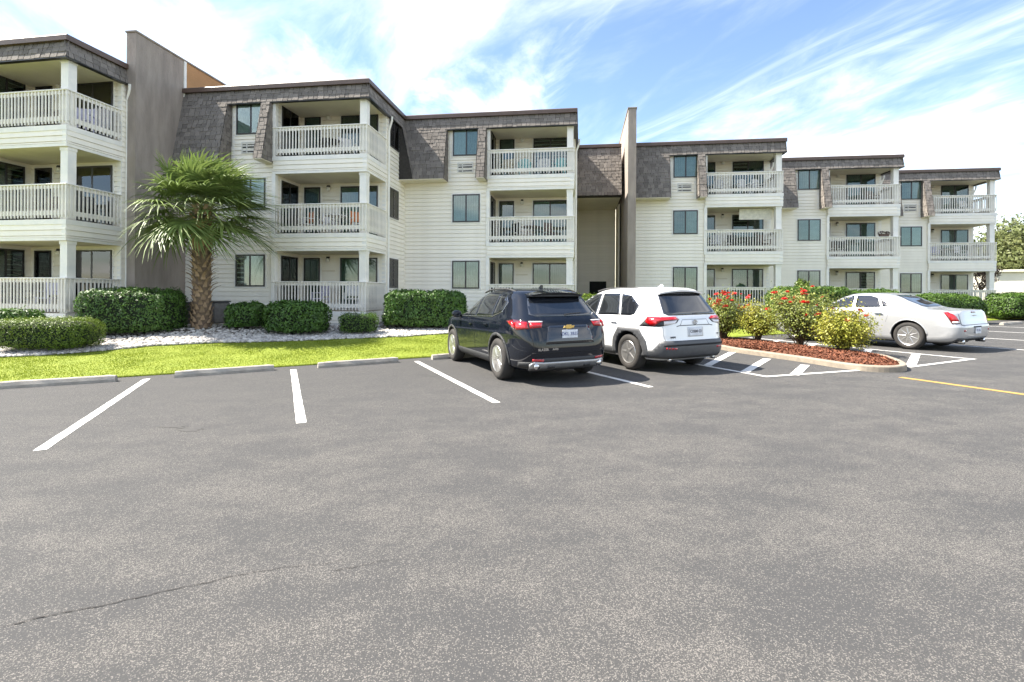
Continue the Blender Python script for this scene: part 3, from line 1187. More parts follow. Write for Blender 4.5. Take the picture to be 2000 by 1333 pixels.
     if SJ: tag(SJ.obj('shingles', 'shingle', pn), kind='stuff')
    # through-wall air conditioner grille below the top window
    if vent:
        vb = MB(); vb.box(-4.80, -4.14, WALLY - .05, WALLY, 6.62, 6.66); vb.box(-4.80, -4.14, WALLY - .05, WALLY, 7.0, 7.04)
        vb.box(-4.80, -4.76, WALLY - .049, WALLY, 6.66, 7.0); vb.box(-4.18, -4.14, WALLY - .049, WALLY, 6.66, 7.0); vb.box(-4.61, -4.57, WALLY - .048, WALLY, 6.66, 7.0)
        vo = vb.obj('air_vent', 'vent', root)
        MB().box(-4.76, -4.18, WALLY - .028, WALLY - .022, 6.66, 7.0).obj('vent_shade', 'room', vo)
        for i in range(4):
            MB().box(-4.76, -4.18, WALLY - .043, WALLY - .03, 6.705 + i * .082, 6.735 + i * .082).obj('slat', 'vent', vo)
    # downspout on the right-hand corner
    mb = MB().tube([(.20, BD + .08, 8.36), (.19, BD + .09, 8.2), (.065, BD + .13, 7.85), (.065, BD + .13, zg - .1)], .042, 8)
    mb.obj('downspout', 'trim', root)
    return root


AF = .13802
apartment('A', (-12.983, 14.504), .16, 'leftmost apartment house with corner balconies, cut by the left picture edge', zg=.35, shing_join=False,
          sliders={0: (('curtain', .7), ('curtain', .8)), 1: (None, ('curtain', .5)), 2: (None, ('blind_green', 1.))}, vent=False)
apartment('B', (-5.079, 17.335), AF, 'apartment house behind the palm tree with orange-backed chairs on a balcony', side_windows=True, ret=True, zg=.33,
          blinds={0: (('blind_green', -.45), 'blind_white'), 1: ('blind_green', 'blind_white'), 2: ('blind_green', 'blind_white')},
          sliders={0: ('blind_white', 'blind_teal'), 1: ('blind_white', 'blind_teal'), 2: ('blind_teal', 'blind_teal')})
apartment('C', (2.454, 19.976), AF, 'apartment house with turquoise chairs on its top balcony, left of the open passage', zg=.35,
          blinds={0: ('blind_green', 'blind_green'), 1: ('blind_green', 'blind_green'), 2: ('blind_white', 'blind_green')},
          sliders={0: ('blind_green', 'blind_teal'), 1: ('blind_white', 'blind_teal'), 2: (None, None)})
apartment('D', (12.779, 23.566), AF, 'apartment house with a cream sun shade on its middle balcony, right of the stucco pier', zg=.45,
          blinds={0: ('blind_teal', 'blind_green'), 1: ('blind_teal', 'blind_green'), 2: ('blind_green', 'blind_green')},
          sliders={0: ('blind_white', 'blind_teal'), 1: (None, 'blind_teal'), 2: (None, 'blind_teal')})
apartment('E', (20.333, 26.163), AF, 'apartment house with a planter on its middle balcony rail, second from the right', far=True, zg=.5, vent=False,
          blinds={0: ('blind_teal', 'blind_green'), 1: ('blind_green', 'blind_white'), 2: ('blind_green', 'blind_green')},
          sliders={0: ('blind_teal', None), 1: ('blind_teal', 'blind_green'), 2: ('blind_green', 'blind_teal')})
apartment('F', (27.879, 28.730), AF, 'rightmost apartment house at the end of the row, against open sky', far=True, zg=.5,
          blinds={0: ('blind_teal', 'blind_green'), 1: ('blind_green', 'blind_white'), 2: ('blind_teal', 'blind_green')},
          sliders={0: ('blind_teal', 'blind_green'), 1: ('blind_green', 'blind_teal'), 2: ('blind_green', 'blind_teal')})


# ------------------------------------------------------------------ stucco fire walls
def fire_wall(P, a, th, dep, ztop, label, rear_from=None):
    root = empty('fire_wall', label, 'wall', T(P[0], P[1], 0) @ RZ(-a), 'stucco fire walls between the houses')
    MB().box(-th, 0, 0, dep if not rear_from else rear_from, -.8, ztop).obj('wall', 'stucco', root)
    mb = MB().bbox(-th - .03, .03, -.03, dep + .03, ztop, ztop + .07, .01)
    mb.obj('coping', 'stucco_lit' if False else 'fascia_stucco', root)
    if rear_from:
        MB().box(-th, -.004, rear_from + .002, dep, -.8, 8.7).obj('rear_wall', 'stucco', root)
        MB().box(-th, -.004, rear_from + .002, dep, 8.702, ztop - .003).obj('parapet', 'stucco_lit', root)  # upper rear wall, its orange-lit look painted in
        MB().box(-.0, .035, rear_from - .05, rear_from + .06, 8.6, ztop - .01).obj('corner_strip', 'trim', root)
    return root


mat('fascia_stucco', (.30, .26, .22), .9, (.22, .19, .16), 3)
fire_wall((-12.30, 16.25), .12, .34, 9.0, 10.05, 'tall dark stucco fire wall standing between the left house and palm', rear_from=2.05)
fire_wall((5.58, 22.55), AF, .36, 8.0, 10.02, 'tall narrow stucco pier wall at the open passage mid picture')

# ------------------------------------------------------------------ passage between the third and fourth house
pr = empty('passage_bay', 'shaded siding-clad passage bay with dark doorway under shingle mansard', 'building', T(12.779, 23.566, 0) @ RZ(-AF))
x0, x1 = -11.6, -7.5
MB().box(x0, x1, 4.0, 9, -.5, 8.5).obj('wall', 'siding', pr)
siding(pr, (x0, 3.996), (x1, 3.996), .2, 6.45)
MB().box(x0, x1, -.02, 4.0, 6.45, 6.6).obj('soffit', 'soffit', pr)
MB().box(x0, x1, .1, 8, 8.3, 8.86).obj('roof', 'soffit', pr)
MB().bbox(x0, x1, -.13, .12, 8.865, 9.02, .01).obj('fascia', 'fascia', pr)
lean = .55 / 2.55
zlo = 6.42; ybl = -.02 - lean * (8.86 - zlo)
mb = MB(); mb.add([(x0, 0, 8.86), (x1, 0, 8.86), (x0, ybl + .02, zlo), (x1, ybl + .02, zlo), (x0, .1, zlo), (x1, .1, zlo)], [(0, 2, 3, 1), (2, 4, 5, 3)])
pn = mb.obj('mansard_panel', 'shingle_back', pr)
SH0 = T(0, ybl, zlo) @ Matrix.Rotation(R(90) - math.atan(lean), 4, 'X')
shingles(pn, SH0, (lambda y: (x0, x1), 2.48), None, 50)
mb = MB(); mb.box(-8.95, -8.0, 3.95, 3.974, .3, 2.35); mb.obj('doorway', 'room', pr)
mb = MB(); mb.box(-9.02, -8.95, 3.94, 3.98, .3, 2.42); mb.box(-8.0, -7.93, 3.94, 3.98, .3, 2.42); mb.box(-8.95, -8.0, 3.94, 3.979, 2.35, 2.42); mb.obj('door_frame', 'siding', pr)
for zz_ in (1.98, 2.12):
    MB().lathe([(.02, -.03), (.055, -.015), (.06, .015), (.03, .04)], 10, 'Y', (-9.72, 3.94, zz_)).obj('wall_lamp', 'globe', pr)
MB().box(-7.49, -7.42, 1.9, 3.9, 0, 6.4).obj('side_panel', 'soffit', pr)
# low dark railing with a white notice across the passage
fr = empty('passage_gate', 'low dark slatted gate across the shaded passage', 'gate', T(12.779, 23.566, 0) @ RZ(-AF))
MB().box(-11.0, -7.6, .3, .34, 1.52, 1.60).obj('top_rail', 'brown_rail' if False else 'lattice', fr)
for i in range(30):
    MB().box(-11.0 + i * .113, -10.93 + i * .113, .29, .31, .3, 1.52).obj('slat', 'lattice', fr)
nb = MB().box(-10.05, -9.50, .262, .285, 1.26, 1.55).obj('notice_board', 'paper')
nb.matrix_world = T(12.779, 23.566, 0) @ RZ(-AF)
tag(nb, 'small blank white notice board on the passage gate', 'sign')

# ------------------------------------------------------------------ cars
mat('paint_navy', (.007, .0095, .0155), .5, (.006, .008, .013), 2, coat=1., spec=.0)
mat('paint_white', (.80, .81, .82), .28, (.78, .79, .80), 2, coat=1., spec=.5)
mat('paint_pearl', (.47, .475, .48), .32, (.44, .445, .455), 2, metal=.4, coat=1., spec=.5)
mat('plastic_black', (.025, .026, .028), .55, (.035, .036, .038), 12, bump=.15, bscale=200)
mat('plastic_grey', (.07, .073, .078), .5, (.06, .062, .067), 12)
mat('silver', (.42, .42, .42), .35, (.36, .36, .36), 6, metal=.7)
mat('chrome', (.75, .75, .75), .12, metal=1.)
mat('alloy', (.62, .61, .60), .28, (.50, .49, .48), 8, metal=.85)
mat('tyre', (.022, .021, .020), .85, (.045, .040, .036), 5, 5, .7, .2, 60)
mat('car_glass', (.010, .012, .016), .03, (.012, .014, .018), 2, spec=.9, coat=.5)
mat('lamp_red', (.50, .006, .010), .12, (.36, .004, .006), 9, coat=1.)
mat('lamp_clear', (.72, .70, .70), .15, (.6, .58, .58), 9, coat=1.)
mat('lamp_dark', (.10, .004, .006), .15, coat=1.)
mat('gold', (.68, .47, .16), .25, metal=.9)
mat('plate', (.74, .76, .80), .5)
mat('plate_ink', (.05, .07, .22), .5)
mat('plate_dark', (.04, .04, .05), .5)
mat('seam', (.006, .006, .007), .8)
mat('seam_soft', (.16, .16, .17), .8)


def pchip(xs, ys):
    xs = np.array(xs, float); ys = np.array(ys, float)
    h = np.diff(xs); d = np.diff(ys) / h
    m_ = np.zeros(len(xs))
    m_[0], m_[-1] = d[0], d[-1]
    for i in range(1, len(xs) - 1):
        if d[i - 1] * d[i] > 0:
            w1, w2 = 2 * h[i] + h[i - 1], h[i] + 2 * h[i - 1]
            m_[i] = (w1 + w2) / (w1 / d[i - 1] + w2 / d[i])

    def f(x):
        x = min(max(x, xs[0]), xs[-1])
        i = min(int(np.searchsorted(xs, x, 'right')) - 1, len(h) - 1)
        t = (x - xs[i]) / h[i]
        return float((1 + 2 * t) * (1 - t) ** 2 * ys[i] + t * (1 - t) ** 2 * h[i] * m_[i] + t * t * (3 - 2 * t) * ys[i + 1] + t * t * (t - 1) * h[i] * m_[i + 1])
    return f


class Shell:
    """car skin as a stack of rounded horizontal outlines: rows (z, rear x, front x, half width, roundness)"""

    def __init__(s, rows):
        a = np.array(rows, float)
        s.z = a[:, 0]
        s.f = [pchip(a[:, 0], a[:, k]) for k in (1, 2, 3, 4)]
        s.tab = {}

    def lev(s, z):
        return [f(z) for f in s.f]

    def y(s, x, z):
        xr, xf, w, n = s.lev(z)
        xc, h = (xr + xf) / 2, (xf - xr) / 2
        q = min(1., abs(x - xc) / h)
        return w * (1 - q ** n) ** (1 / n)

    def table(s, z):
        k = round(z, 3)
        if k not in s.tab:
            xr, xf, w, n = s.lev(k)
            xc, h = (xr + xf) / 2, (xf - xr) / 2
            t = np.linspace(0, np.pi, 721)
            c, sn = np.cos(t), np.sin(t)
            px = xc - h * np.sign(c) * np.abs(c) ** (2 / n); py = w * np.abs(sn) ** (2 / n)
            L = np.concatenate([[0], np.cumsum(np.hypot(np.diff(px), np.diff(py)))])
            s.tab[k] = (px, py, L)
        return s.tab[k]

    def rear(s, a, z):
        px, py, L = s.table(z)
        q = abs(a)
        return float(np.interp(q, L, px)), float(np.interp(q, L, py)) * (1 if a >= 0 else -1)

    def body(s, name, m, parent, cutters, zs, M=150):
        V = []; F = []
        for z in zs:
            px, py, L = s.table(z)
            u = np.linspace(0, L[-1], M // 2 + 1)
            x = np.interp(u, L, px); y = np.interp(u, L, py)
            V += [(a, b, z) for a, b in zip(x, y)] + [(a, -b, z) for a, b in list(zip(x, y))[-2:0:-1]]
        n = M
        for j in range(len(zs) - 1):
            for i in range(n):
                F.append((j * n + (i + 1) % n, j * n + i, (j + 1) * n + i, (j + 1) * n + (i + 1) % n))
        F.append(tuple(range(n))); F.append(tuple(range(len(zs) * n - 1, (len(zs) - 1) * n - 1, -1)))
        me = mesh(name, V, F, [m, 'plastic_black'], False)
        o = link(name, me)
        bm = bmesh.new(); bm.from_mesh(me)
        bmesh.ops.recalc_face_normals(bm, faces=bm.faces)
        bm.to_mesh(me); bm.free()
        for (cx_, cz_, r_, y0, y1) in cutters:
            mb = MB().lathe([(r_, y0), (r_, y1)], 40, 'Y', (cx_, 0, cz_))
            cm = mb.me('cut', 'plastic_black')
            bm = bmesh.new(); bm.from_mesh(cm); bmesh.ops.recalc_face_normals(bm, faces=bm.faces); bm.to_mesh(cm); bm.free()
            co = link('cut', cm)
            md = o.modifiers.new('b', 'BOOLEAN')
            md.operation = 'DIFFERENCE'; md.object = co; md.solver = 'EXACT'
            try:
                md.material_mode = 'TRANSFER'
            except Exception:
                pass
            dg = bpy.context.evaluated_depsgraph_get()
            me2 = bpy.data.meshes.new_from_object(o.evaluated_get(dg))
            o.modifiers.clear()
            o.data = me2
            bpy.data.objects.remove(co)
        me2 = o.data
        bm = bmesh.new(); bm.from_mesh(me2)
        for f in bm.faces: f.smooth = True
        for e in bm.edges:
            if len(e.link_faces) == 2 and e.calc_face_angle(0) > .6: e.smooth = False
        bm.to_mesh(me2); bm.free()
        o.name = name
        o.parent = parent
        return o


def patch(sh, kind, poly, m, name, parent, eps=.006, side=1, skirt=.02, step=.06, dome=0.):
    """piece of trim lying on the skin. kind 'S': poly in (x,z) on a flank; 'R': poly in (arc from rear centre, z)"""
    bm = bmesh.new()
    vs = [bm.verts.new((p[0], p[1], 0)) for p in poly]
    bm.faces.new(vs)
    a0, a1 = min(p[0] for p in poly), max(p[0] for p in poly)
    b0, b1 = min(p[1] for p in poly), max(p[1] for p in poly)
    for k in range(1, int((a1 - a0) / step) + 1):
        c = a0 + (a1 - a0) * k / (int((a1 - a0) / step) + 1)
        bmesh.ops.bisect_plane(bm, geom=bm.verts[:] + bm.edges[:] + bm.faces[:], plane_co=(c, 0, 0), plane_no=(1, 0, 0))
    for k in range(1, int((b1 - b0) / step) + 1):
        c = b0 + (b1 - b0) * k / (int((b1 - b0) / step) + 1)
        bmesh.ops.bisect_plane(bm, geom=bm.verts[:] + bm.edges[:] + bm.faces[:], plane_co=(0, c, 0), plane_no=(0, 1, 0))
    bmesh.ops.triangulate(bm, faces=[f for f in bm.faces if len(f.verts) > 4])
    ca, cb = (a0 + a1) / 2, (b0 + b1) / 2

    def pos(a, b):
        if kind == 'S':
            return Vector((a, side * sh.y(a, b), b))
        x, y = sh.rear(a * side, b)
        return Vector((x, y, b))
    top = {}
    for v in bm.verts:
        a, b = v.co.x, v.co.y
        p = pos(a, b); d = .008
        tu = pos(a + d, b) - pos(a - d, b); tv = pos(a, min(b + d, sh.z[-1])) - pos(a, b - d)
        nn = tu.cross(tv)
        nn.normalize()
        cen = Vector(((sh.lev(b)[0] + sh.lev(b)[1]) / 2, 0, b))
        if nn.dot(p - cen) < 0: nn = -nn
        top[v] = (p, nn, 1 - max(abs(a - ca) / ((a1 - a0) / 2 + 1e-6), abs(b - cb) / ((b1 - b0) / 2 + 1e-6)) ** 2)
    flip = None
    for v, (p, nn, f) in top.items():
        v.co = p + nn * (eps + dome * max(0, f))
    be = [e for e in bm.edges if e.is_boundary]
    r_ = bmesh.ops.extrude_edge_only(bm, edges=be)
    new = [v for v in r_['geom'] if isinstance(v, bmesh.types.BMVert)]
    src = list(top.items())
    for v in new:
        best = min(src, key=lambda kv: (kv[0].co - v.co).length_squared)
        v.co = best[1][0] - best[1][1] * (skirt - eps)
    bm.normal_update()
    f0 = max((f for f in bm.faces if all(v in top for v in f.verts)), key=lambda f: f.calc_area())
    if f0.normal.dot(top[f0.verts[0]][1]) < 0:
        bmesh.ops.reverse_faces(bm, faces=bm.faces[:])
    for f in bm.faces: f.smooth = all(v in top for v in f.verts)
    me = bpy.data.meshes.new(name)
    bm.to_mesh(me); bm.free()
    me.materials.append(MATS[m])
    return link(name, me, parent)


def line_poly(pts, w):
    """thin polygon around an open polyline"""
    L = []; Rr = []
    P = [Vector(p) for p in pts]
    for i, p in enumerate(P):
        d = (P[min(i + 1, len(P) - 1)] - P[max(i - 1, 0)]).normalized()
        nn = Vector((-d.y, d.x)) * w / 2
        L.append((p + nn)[:]); Rr.append((p - nn)[:])
    return L + Rr[::-1]


def arc_poly(cx_, cz_, r0, r1, a0, a1, k=22):
    o = [(cx_ + r1 * math.cos(t), cz_ + r1 * math.sin(t)) for t in np.linspace(a0, a1, k)]
    i = [(cx_ + r0 * math.cos(t), cz_ + r0 * math.sin(t)) for t in np.linspace(a1, a0, k)]
    return o + i


def wheel(parent, x, y, r_, rim, spokes, w=.235, split=False):
    sg = 1 if y > 0 else -1
    root = bpy.data.objects.new('wheel', None); COL.objects.link(root)
    root.parent = parent; root.matrix_local = T(x, y, r_) @ (Matrix.Identity(4) if sg > 0 else RZ(math.pi)); root.empty_display_size = .1

    def ty():
        h = w / 2
        prof = [(rim - .02, -h + .02), (rim + .015, -h), (r_ - .05, -h - .006), (r_ - .014, -h + .022), (r_, -h + .05), (r_, h - .05), (r_ - .014, h - .022), (r_ - .05, h + .006), (rim + .015, h), (rim - .012, h - .022)]
        return MB().lathe(prof, 44, 'Y').me('tyre', 'tyre', True)

    def rm():
        h = w / 2
        mb = MB()
        mb.lathe([(rim + .004, h - .012), (rim - .004, h - .004), (rim - .02, h - .012), (rim - .035, h - .05), (rim - .05, -h + .05)], 40, 'Y')
        mb.lathe([(.07, h - .02), (.062, h - .006), (.03, h - .002)], 18, 'Y')
        for k in range(spokes):
            t0 = 2 * math.pi * k / spokes
            for dt in ((-.10, .10) if split else (0,)):
                t = t0 + dt
                w0, w1 = (.028, .017) if split else ((.040, .030) if spokes < 7 else (.024, .021))
                c, s_ = math.cos(t), math.sin(t)
                c2, s2 = math.cos(t0 + dt * 2.0), math.sin(t0 + dt * 2.0)
                V = []
                for rr, ww, yy, cc, ss in ((.045, w0, h - .012, c, s_), (rim - .012, w1, h - .020, c2, s2)):
                    V += [(rr * cc - ww * ss, yy, rr * ss + ww * cc), (rr * cc - ww * .45 * ss, yy + .010, rr * ss + ww * .45 * cc), (rr * cc + ww * .45 * ss, yy + .010, rr * ss - ww * .45 * cc), (rr * cc + ww * ss, yy, rr * ss - ww * cc),
                          (rr * cc + ww * ss, yy - .03, rr * ss - ww * cc), (rr * cc - ww * ss, yy - .03, rr * ss + ww * cc)]
                mb.add(V, [(i, (i + 1) % 6, 6 + (i + 1) % 6, 6 + i) for i in range(6)])
        return mb.me('rim', 'alloy')
    key = (r_, rim, spokes, split)
    link('tyre', cached(('tyre',) + key, ty), root)
    link('rim', cached(('rim',) + key, rm), root)
    link('brake_disc', cached(('disc',) + key, lambda: MB().lathe([(rim - .06, -.02), (rim - .06, .0), (.05, .01)], 28, 'Y').me('brake_disc', 'plastic_black')), root)


def text_obj(body, size, m, parent, M, name='lettering', ext=.003, bold=0.):
    cu = bpy.data.curves.new('lettering', 'FONT')
    cu.body = body; cu.size = size; cu.extrude = ext; cu.align_x = 'CENTER'; cu.align_y = 'CENTER'; cu.offset = bold
    o = bpy.data.objects.new('lettering', cu); COL.objects.link(o)
    dg = bpy.context.evaluated_depsgraph_get()
    me = bpy.data.meshes.new_from_object(o.evaluated_get(dg))
    bpy.data.objects.remove(o)
    me.materials.clear(); me.materials.append(MATS[m])
    return link(name, me, parent, M)


REARM = Matrix(((0, 0, -1, 0), (-1, 0, 0, 0), (0, 1, 0, 0), (0, 0, 0, 1)))   # x->-y (right seen from behind), y->z, z->-x (outward)


def number_plate(sh, parent, z, text, ink, y=0., sub=None, w=.305, h=.152, tilt=0.):
    x = sh.rear(abs(y), z)[0] - .018
    M = T(x, y, z) @ REARM @ Matrix.Rotation(tilt, 4, 'X')
    p = MB().bbox(-w / 2, w / 2, -h / 2, h / 2, -.008, .0, .003).obj('number_plate', 'plate', parent, M)
    text_obj(text, .078, ink, p, T(0, .004, .0005), ext=.0012, bold=.0012)
    if sub:
        text_obj(sub, .022, ink, p, T(0, .058, .0005), ext=.0012)
    return p


def car_root(name, O, yaw, label):
    fwd = Vector((-math.sin(yaw), math.cos(yaw), 0))
    up = Vector((-.016, 0, 1)).normalized()
    fwd = (fwd - up * fwd.dot(up)).normalized()
    left = up.cross(fwd)
    M = Matrix((fwd, left, up)).transposed().to_4x4()
    M.translation = (O[0], O[1], lot_z(O[0], O[1]) + .003)
    return empty(name, label, 'car', M)


def spoiler(parent, sh, ys, x0, x1, z0, z1, th, m, crown=.03):
    V = []; F = []
    k = 14
    for i in range(k + 1):
        y = -ys + 2 * ys * i / k
        c = crown * (y / ys) ** 2
        sw = .05 * (y / ys) ** 4
        V += [(x0, y, z0 - c), (x1 + sw, y, z1 - c), (x1 + sw + .01, y, z1 - c - th * .6), (x0, y, z0 - c - th)]
    for i in range(k):
        for q in range(4):
            F.append((i * 4 + q, i * 4 + (q + 1) % 4, (i + 1) * 4 + (q + 1) % 4, (i + 1) * 4 + q))
    F += [(3, 2, 1, 0), (k * 4, k * 4 + 1, k * 4 + 2, k * 4 + 3)]
    me = mesh('spoiler', V, F, m)
    bm = bmesh.new(); bm.from_mesh(me); bmesh.ops.recalc_face_normals(bm, faces=bm.faces); bm.to_mesh(me); bm.free()
    return link('spoiler', me, parent)


def roof_rail(parent, sh, x0, x1, z, yy, m, side):
    pts = []
    for i in range(13):
        t = i / 12
        pts.append((x0 + (x1 - x0) * t, side * (yy - .02 * math.sin(math.pi * t) * 0), z + .028 * min(1, 6 * t, 6 * (1 - t)) + .035 * math.sin(math.pi * t)))
    MB().tube(pts, .018, 6).obj('roof_rail', m, parent)


def mirror(parent, x, y, z, m, side):
    mb = MB()
    prof = [(.02, -.11), (.075, -.085), (.095, -.02), (.09, .05), (.05, .10), (.01, .115)]
    mb.lathe(prof, 14, 'Y')
    me = mb.me('wing_mirror', m, True)
    o = link('wing_mirror', me, parent, T(x, side * y, z) @ Matrix.Diagonal((.75, 1, .85, 1)))
    MB().bbox(-.03, .03, -.12, .0, -.055, -.02).obj('mirror_arm', 'plastic_black', o, T(0, -.02 if side > 0 else .14, 0))
    MB().lathe([(.07, -.001), (.07, .003)], 14, 'X', (-.082, 0, 0)).obj('mirror_glass', 'car_glass', o)
    return o


def door_handle(parent, sh, x, z, m, side):
    y = sh.y(x, z)
    MB().bbox(x - .095, x + .095, side * y + (.012 if side > 0 else -.036), side * y + (.036 if side > 0 else -.012), z - .014, z + .014, .008).obj('door_handle', m, parent)


def exhaust(parent, x, y, z, r_, m='chrome'):
    o = MB().lathe([(r_, 0), (r_ + .004, .02), (r_, .18), (r_ - .008, .18), (r_ - .008, .01)], 16, 'X', (0, 0, 0)).obj('exhaust_pipe', m, parent, T(x, y, z) , True)
    MB().lathe([(r_ - .009, .02), (r_ - .009, .03)], 14, 'X').obj('exhaust_bore', 'seam', o)


def zlist(sh, k=64, extra=()):
    a = list(np.linspace(sh.z[0], sh.z[-1], k)) + list(sh.z) + list(extra)
    a = sorted(set(round(v, 3) for v in a))
    out = [a[0]]
    for v in a[1:]:
        if v - out[-1] > .004: out.append(v)
    return out


# ---- dark SUV
def dark_suv():
    c = car_root('suv', (1.03, 8.52), R(23.3), 'dark navy sport utility car with silver rear skid plate')
    sh = Shell([(.24, .22, 4.66, .84, 6), (.30, .11, 4.76, .905, 6), (.42, .05, 4.82, .935, 6), (.58, .02, 4.86, .950, 6), (.74, .03, 4.86, .958, 6), (.86, .055, 4.83, .965, 6),
                (.97, .085, 4.74, .963, 6), (1.03, .11, 4.55, .955, 6), (1.08, .135, 4.1, .940, 5.6), (1.12, .17, 3.65, .918, 5.4), (1.18, .235, 3.42, .886, 5.2), (1.30, .37, 3.16, .832, 5),
                (1.42, .50, 2.92, .775, 5), (1.52, .60, 2.66, .722, 4.8), (1.58, .68, 2.44, .680, 4.6), (1.63, .84, 2.22, .615, 4.2), (1.655, 1.05, 2.0, .52, 3.8), (1.665, 1.3, 1.8, .36, 3.2)])
    xw, xf_, r_ = 1.06, 3.92, .378
    cut = [(xw, r_ + .01, r_ + .05, .60, 1.3), (xw, r_ + .01, r_ + .05, -1.3, -.60), (xf_, r_ + .01, r_ + .05, .60, 1.3), (xf_, r_ + .01, r_ + .05, -1.3, -.60)]
    b = sh.body('body', 'paint_navy', c, cut, zlist(sh))
    MB().bbox(.35, 4.5, -.62, .62, .20, .40, .03).obj('underbody', 'plastic_black', c)
    for x in (xw, xf_):
        for s in (1, -1):
            wheel(c, x, s * .845, r_, .245, 5, split=True)
            patch(sh, 'S', arc_poly(x, r_ + .005, r_ + .047, r_ + .10, R(-8), R(188)), 'plastic_black', 'arch_trim', c, .010, s, .03)
    for s in (1, -1):
        patch(sh, 'S', [(xw + .46, .26), (xf_ - .46, .26), (xf_ - .47, .40), (xw + .47, .40)], 'plastic_black', 'sill_cladding', c, .010, s)
        # glasshouse
        patch(sh, 'S', [(2.34, 1.125), (3.50, 1.095), (3.30, 1.20), (2.86, 1.43), (2.56, 1.525), (2.34, 1.55)], 'car_glass', 'front_window', c, .004, s)
        patch(sh, 'S', [(1.42, 1.155), (2.26, 1.128), (2.26, 1.555), (1.85, 1.555), (1.42, 1.535)], 'car_glass', 'rear_window', c, .004, s)
        patch(sh, 'S', [(1.02, 1.25), (1.36, 1.16), (1.36, 1.53), (1.12, 1.50), (.96, 1.40)], 'car_glass', 'quarter_window', c, .004, s)
        patch(sh, 'S', line_poly([(3.52, 1.075), (2.3, 1.108), (1.36, 1.14), (1.0, 1.235), (.93, 1.40), (1.10, 1.515)], .016), 'chrome', 'window_trim', c, .008, s)
        patch(sh, 'S', line_poly([(2.30, .40), (2.30, 1.10)], .007), 'seam', 'door_seam', c, .0015, s)
        patch(sh, 'S', line_poly([(1.36, 1.13), (1.40, .95), (1.52, .75)], .007), 'seam', 'door_seam', c, .0015, s)
        patch(sh, 'S', line_poly([(3.42, .40), (3.46, .8), (3.42, 1.08)], .007), 'seam', 'door_seam', c, .0015, s)
        door_handle(c, sh, 2.5, .955, 'paint_navy', s); door_handle(c, sh, 1.58, .985, 'paint_navy', s)
        mirror(c, 3.28, 1.03, 1.13, 'paint_navy', s)
        roof_rail(c, sh, .95, 2.55, 1.595, .60, 'plastic_black', s)
        # tail lamps wrap the corner
        patch(sh, 'R', [(.735, .965), (1.02, .935), (1.26, 1.085), (1.02, 1.115), (.735, 1.09)], 'lamp_dark', 'tail_lamp_surround', c, .004, s, dome=.004)
        patch(sh, 'R', [(.745, .968), (1.0, .945), (1.02, 1.06), (.90, 1.075), (.745, 1.07)], 'lamp_red', 'tail_lamp', c, .012, s, dome=.016)
        patch(sh, 'R', [(1.02, .955), (1.20, 1.07), (1.04, 1.09)], 'lamp_red', 'tail_lamp', c, .012, s, dome=.008)
        patch(sh, 'R', [(.52, .985), (.715, .97), (.715, 1.075), (.48, 1.075)], 'lamp_red', 'tail_lamp', c, .010, s, dome=.012)
        patch(sh, 'R', [(.49, 1.066), (.715, 1.066), (.715, 1.086), (.47, 1.084)], 'lamp_clear', 'lamp_strip', c, .014, s)
        patch(sh, 'R', [(.50, .415), (.70, .42), (.70, .465), (.50, .455)], 'lamp_red', 'reflector', c, .010, s)
        patch(sh, 'R', line_poly([(.725, 1.10), (.725, .92), (.66, .58)], .007), 'seam', 'tailgate_seam', c, .0015, s)
        exhaust(c, .075, s * .61, .335, .052)
    # rear face
    patch(sh, 'R', [(-.56, 1.165), (.56, 1.165), (.66, 1.20), (.60, 1.36), (.53, 1.50), (-.53, 1.50), (-.60, 1.36), (-.66, 1.20)], 'car_glass', 'rear_screen', c, .004)
    spoiler(c, sh, .545, 1.05, .46, 1.658, 1.578, .05, 'paint_navy', .05)
    MB().bbox(.50, .85, -.53, .53, 1.50, 1.545, .01).obj('spoiler_underside', 'plastic_black', c)
    patch(sh, 'R', [(-.47, .70), (.47, .70), (.40, .985), (.36, 1.01), (-.36, 1.01), (-.40, .985)], 'seam_glossy', 'plate_panel', c, .003)
    patch(sh, 'R', [(-.72, .55), (.72, .55), (.70, .565), (-.70, .565)], 'seam', 'tailgate_seam', c, .002)
    patch(sh, 'R', [(-.98, .30), (.98, .30), (.98, .40), (.72, .41), (.62, .47), (-.62, .47), (-.72, .41), (-.98, .40)], 'plastic_black', 'bumper_lower', c, .006)
    patch(sh, 'R', [(-.72, .27), (.72, .27), (.74, .37), (.66, .42), (.50, .405), (-.50, .405), (-.66, .42), (-.74, .37)], 'silver', 'skid_plate', c, .022, skirt=.04)
    for s in (1, -1):
        patch(sh, 'R', [(.28, .305), (.42, .305), (.42, .355), (.28, .355)], 'plastic_grey', 'skid_insert', c, .026, s)
    z = .985
    x = sh.rear(0, z)[0] - .016
    bow = [(-.115, -.02), (-.05, -.02), (-.05, -.036), (.05, -.036), (.05, -.02), (.095, -.02), (.115, .02), (.05, .02), (.05, .036), (-.05, .036), (-.05, .02), (-.095, .02)]
    em = MB(); n = len(bow)
    em.add([(p[0], p[1], 0) for p in bow] + [(p[0] * .9, p[1] * .85, .012) for p in bow], [tuple(range(n, 2 * n))] + [(i, (i + 1) % n, n + (i + 1) % n, n + i) for i in range(n)])
    em.obj('emblem', 'gold', c, T(x, 0, z) @ REARM)
    number_plate(sh, c, .86, 'DKL 3B37', 'plate_ink')
    text_obj('BLAZER', .055, 'chrome', c, T(sh.rear(.52, .615)[0] - .006, .52, .615) @ REARM @ Matrix.Rotation(-.07, 4, 'Y'), bold=.0015)
    text_obj('AWD', .045, 'chrome', c, T(sh.rear(.30, .615)[0] - .008, .30, .615) @ REARM, bold=.0015)
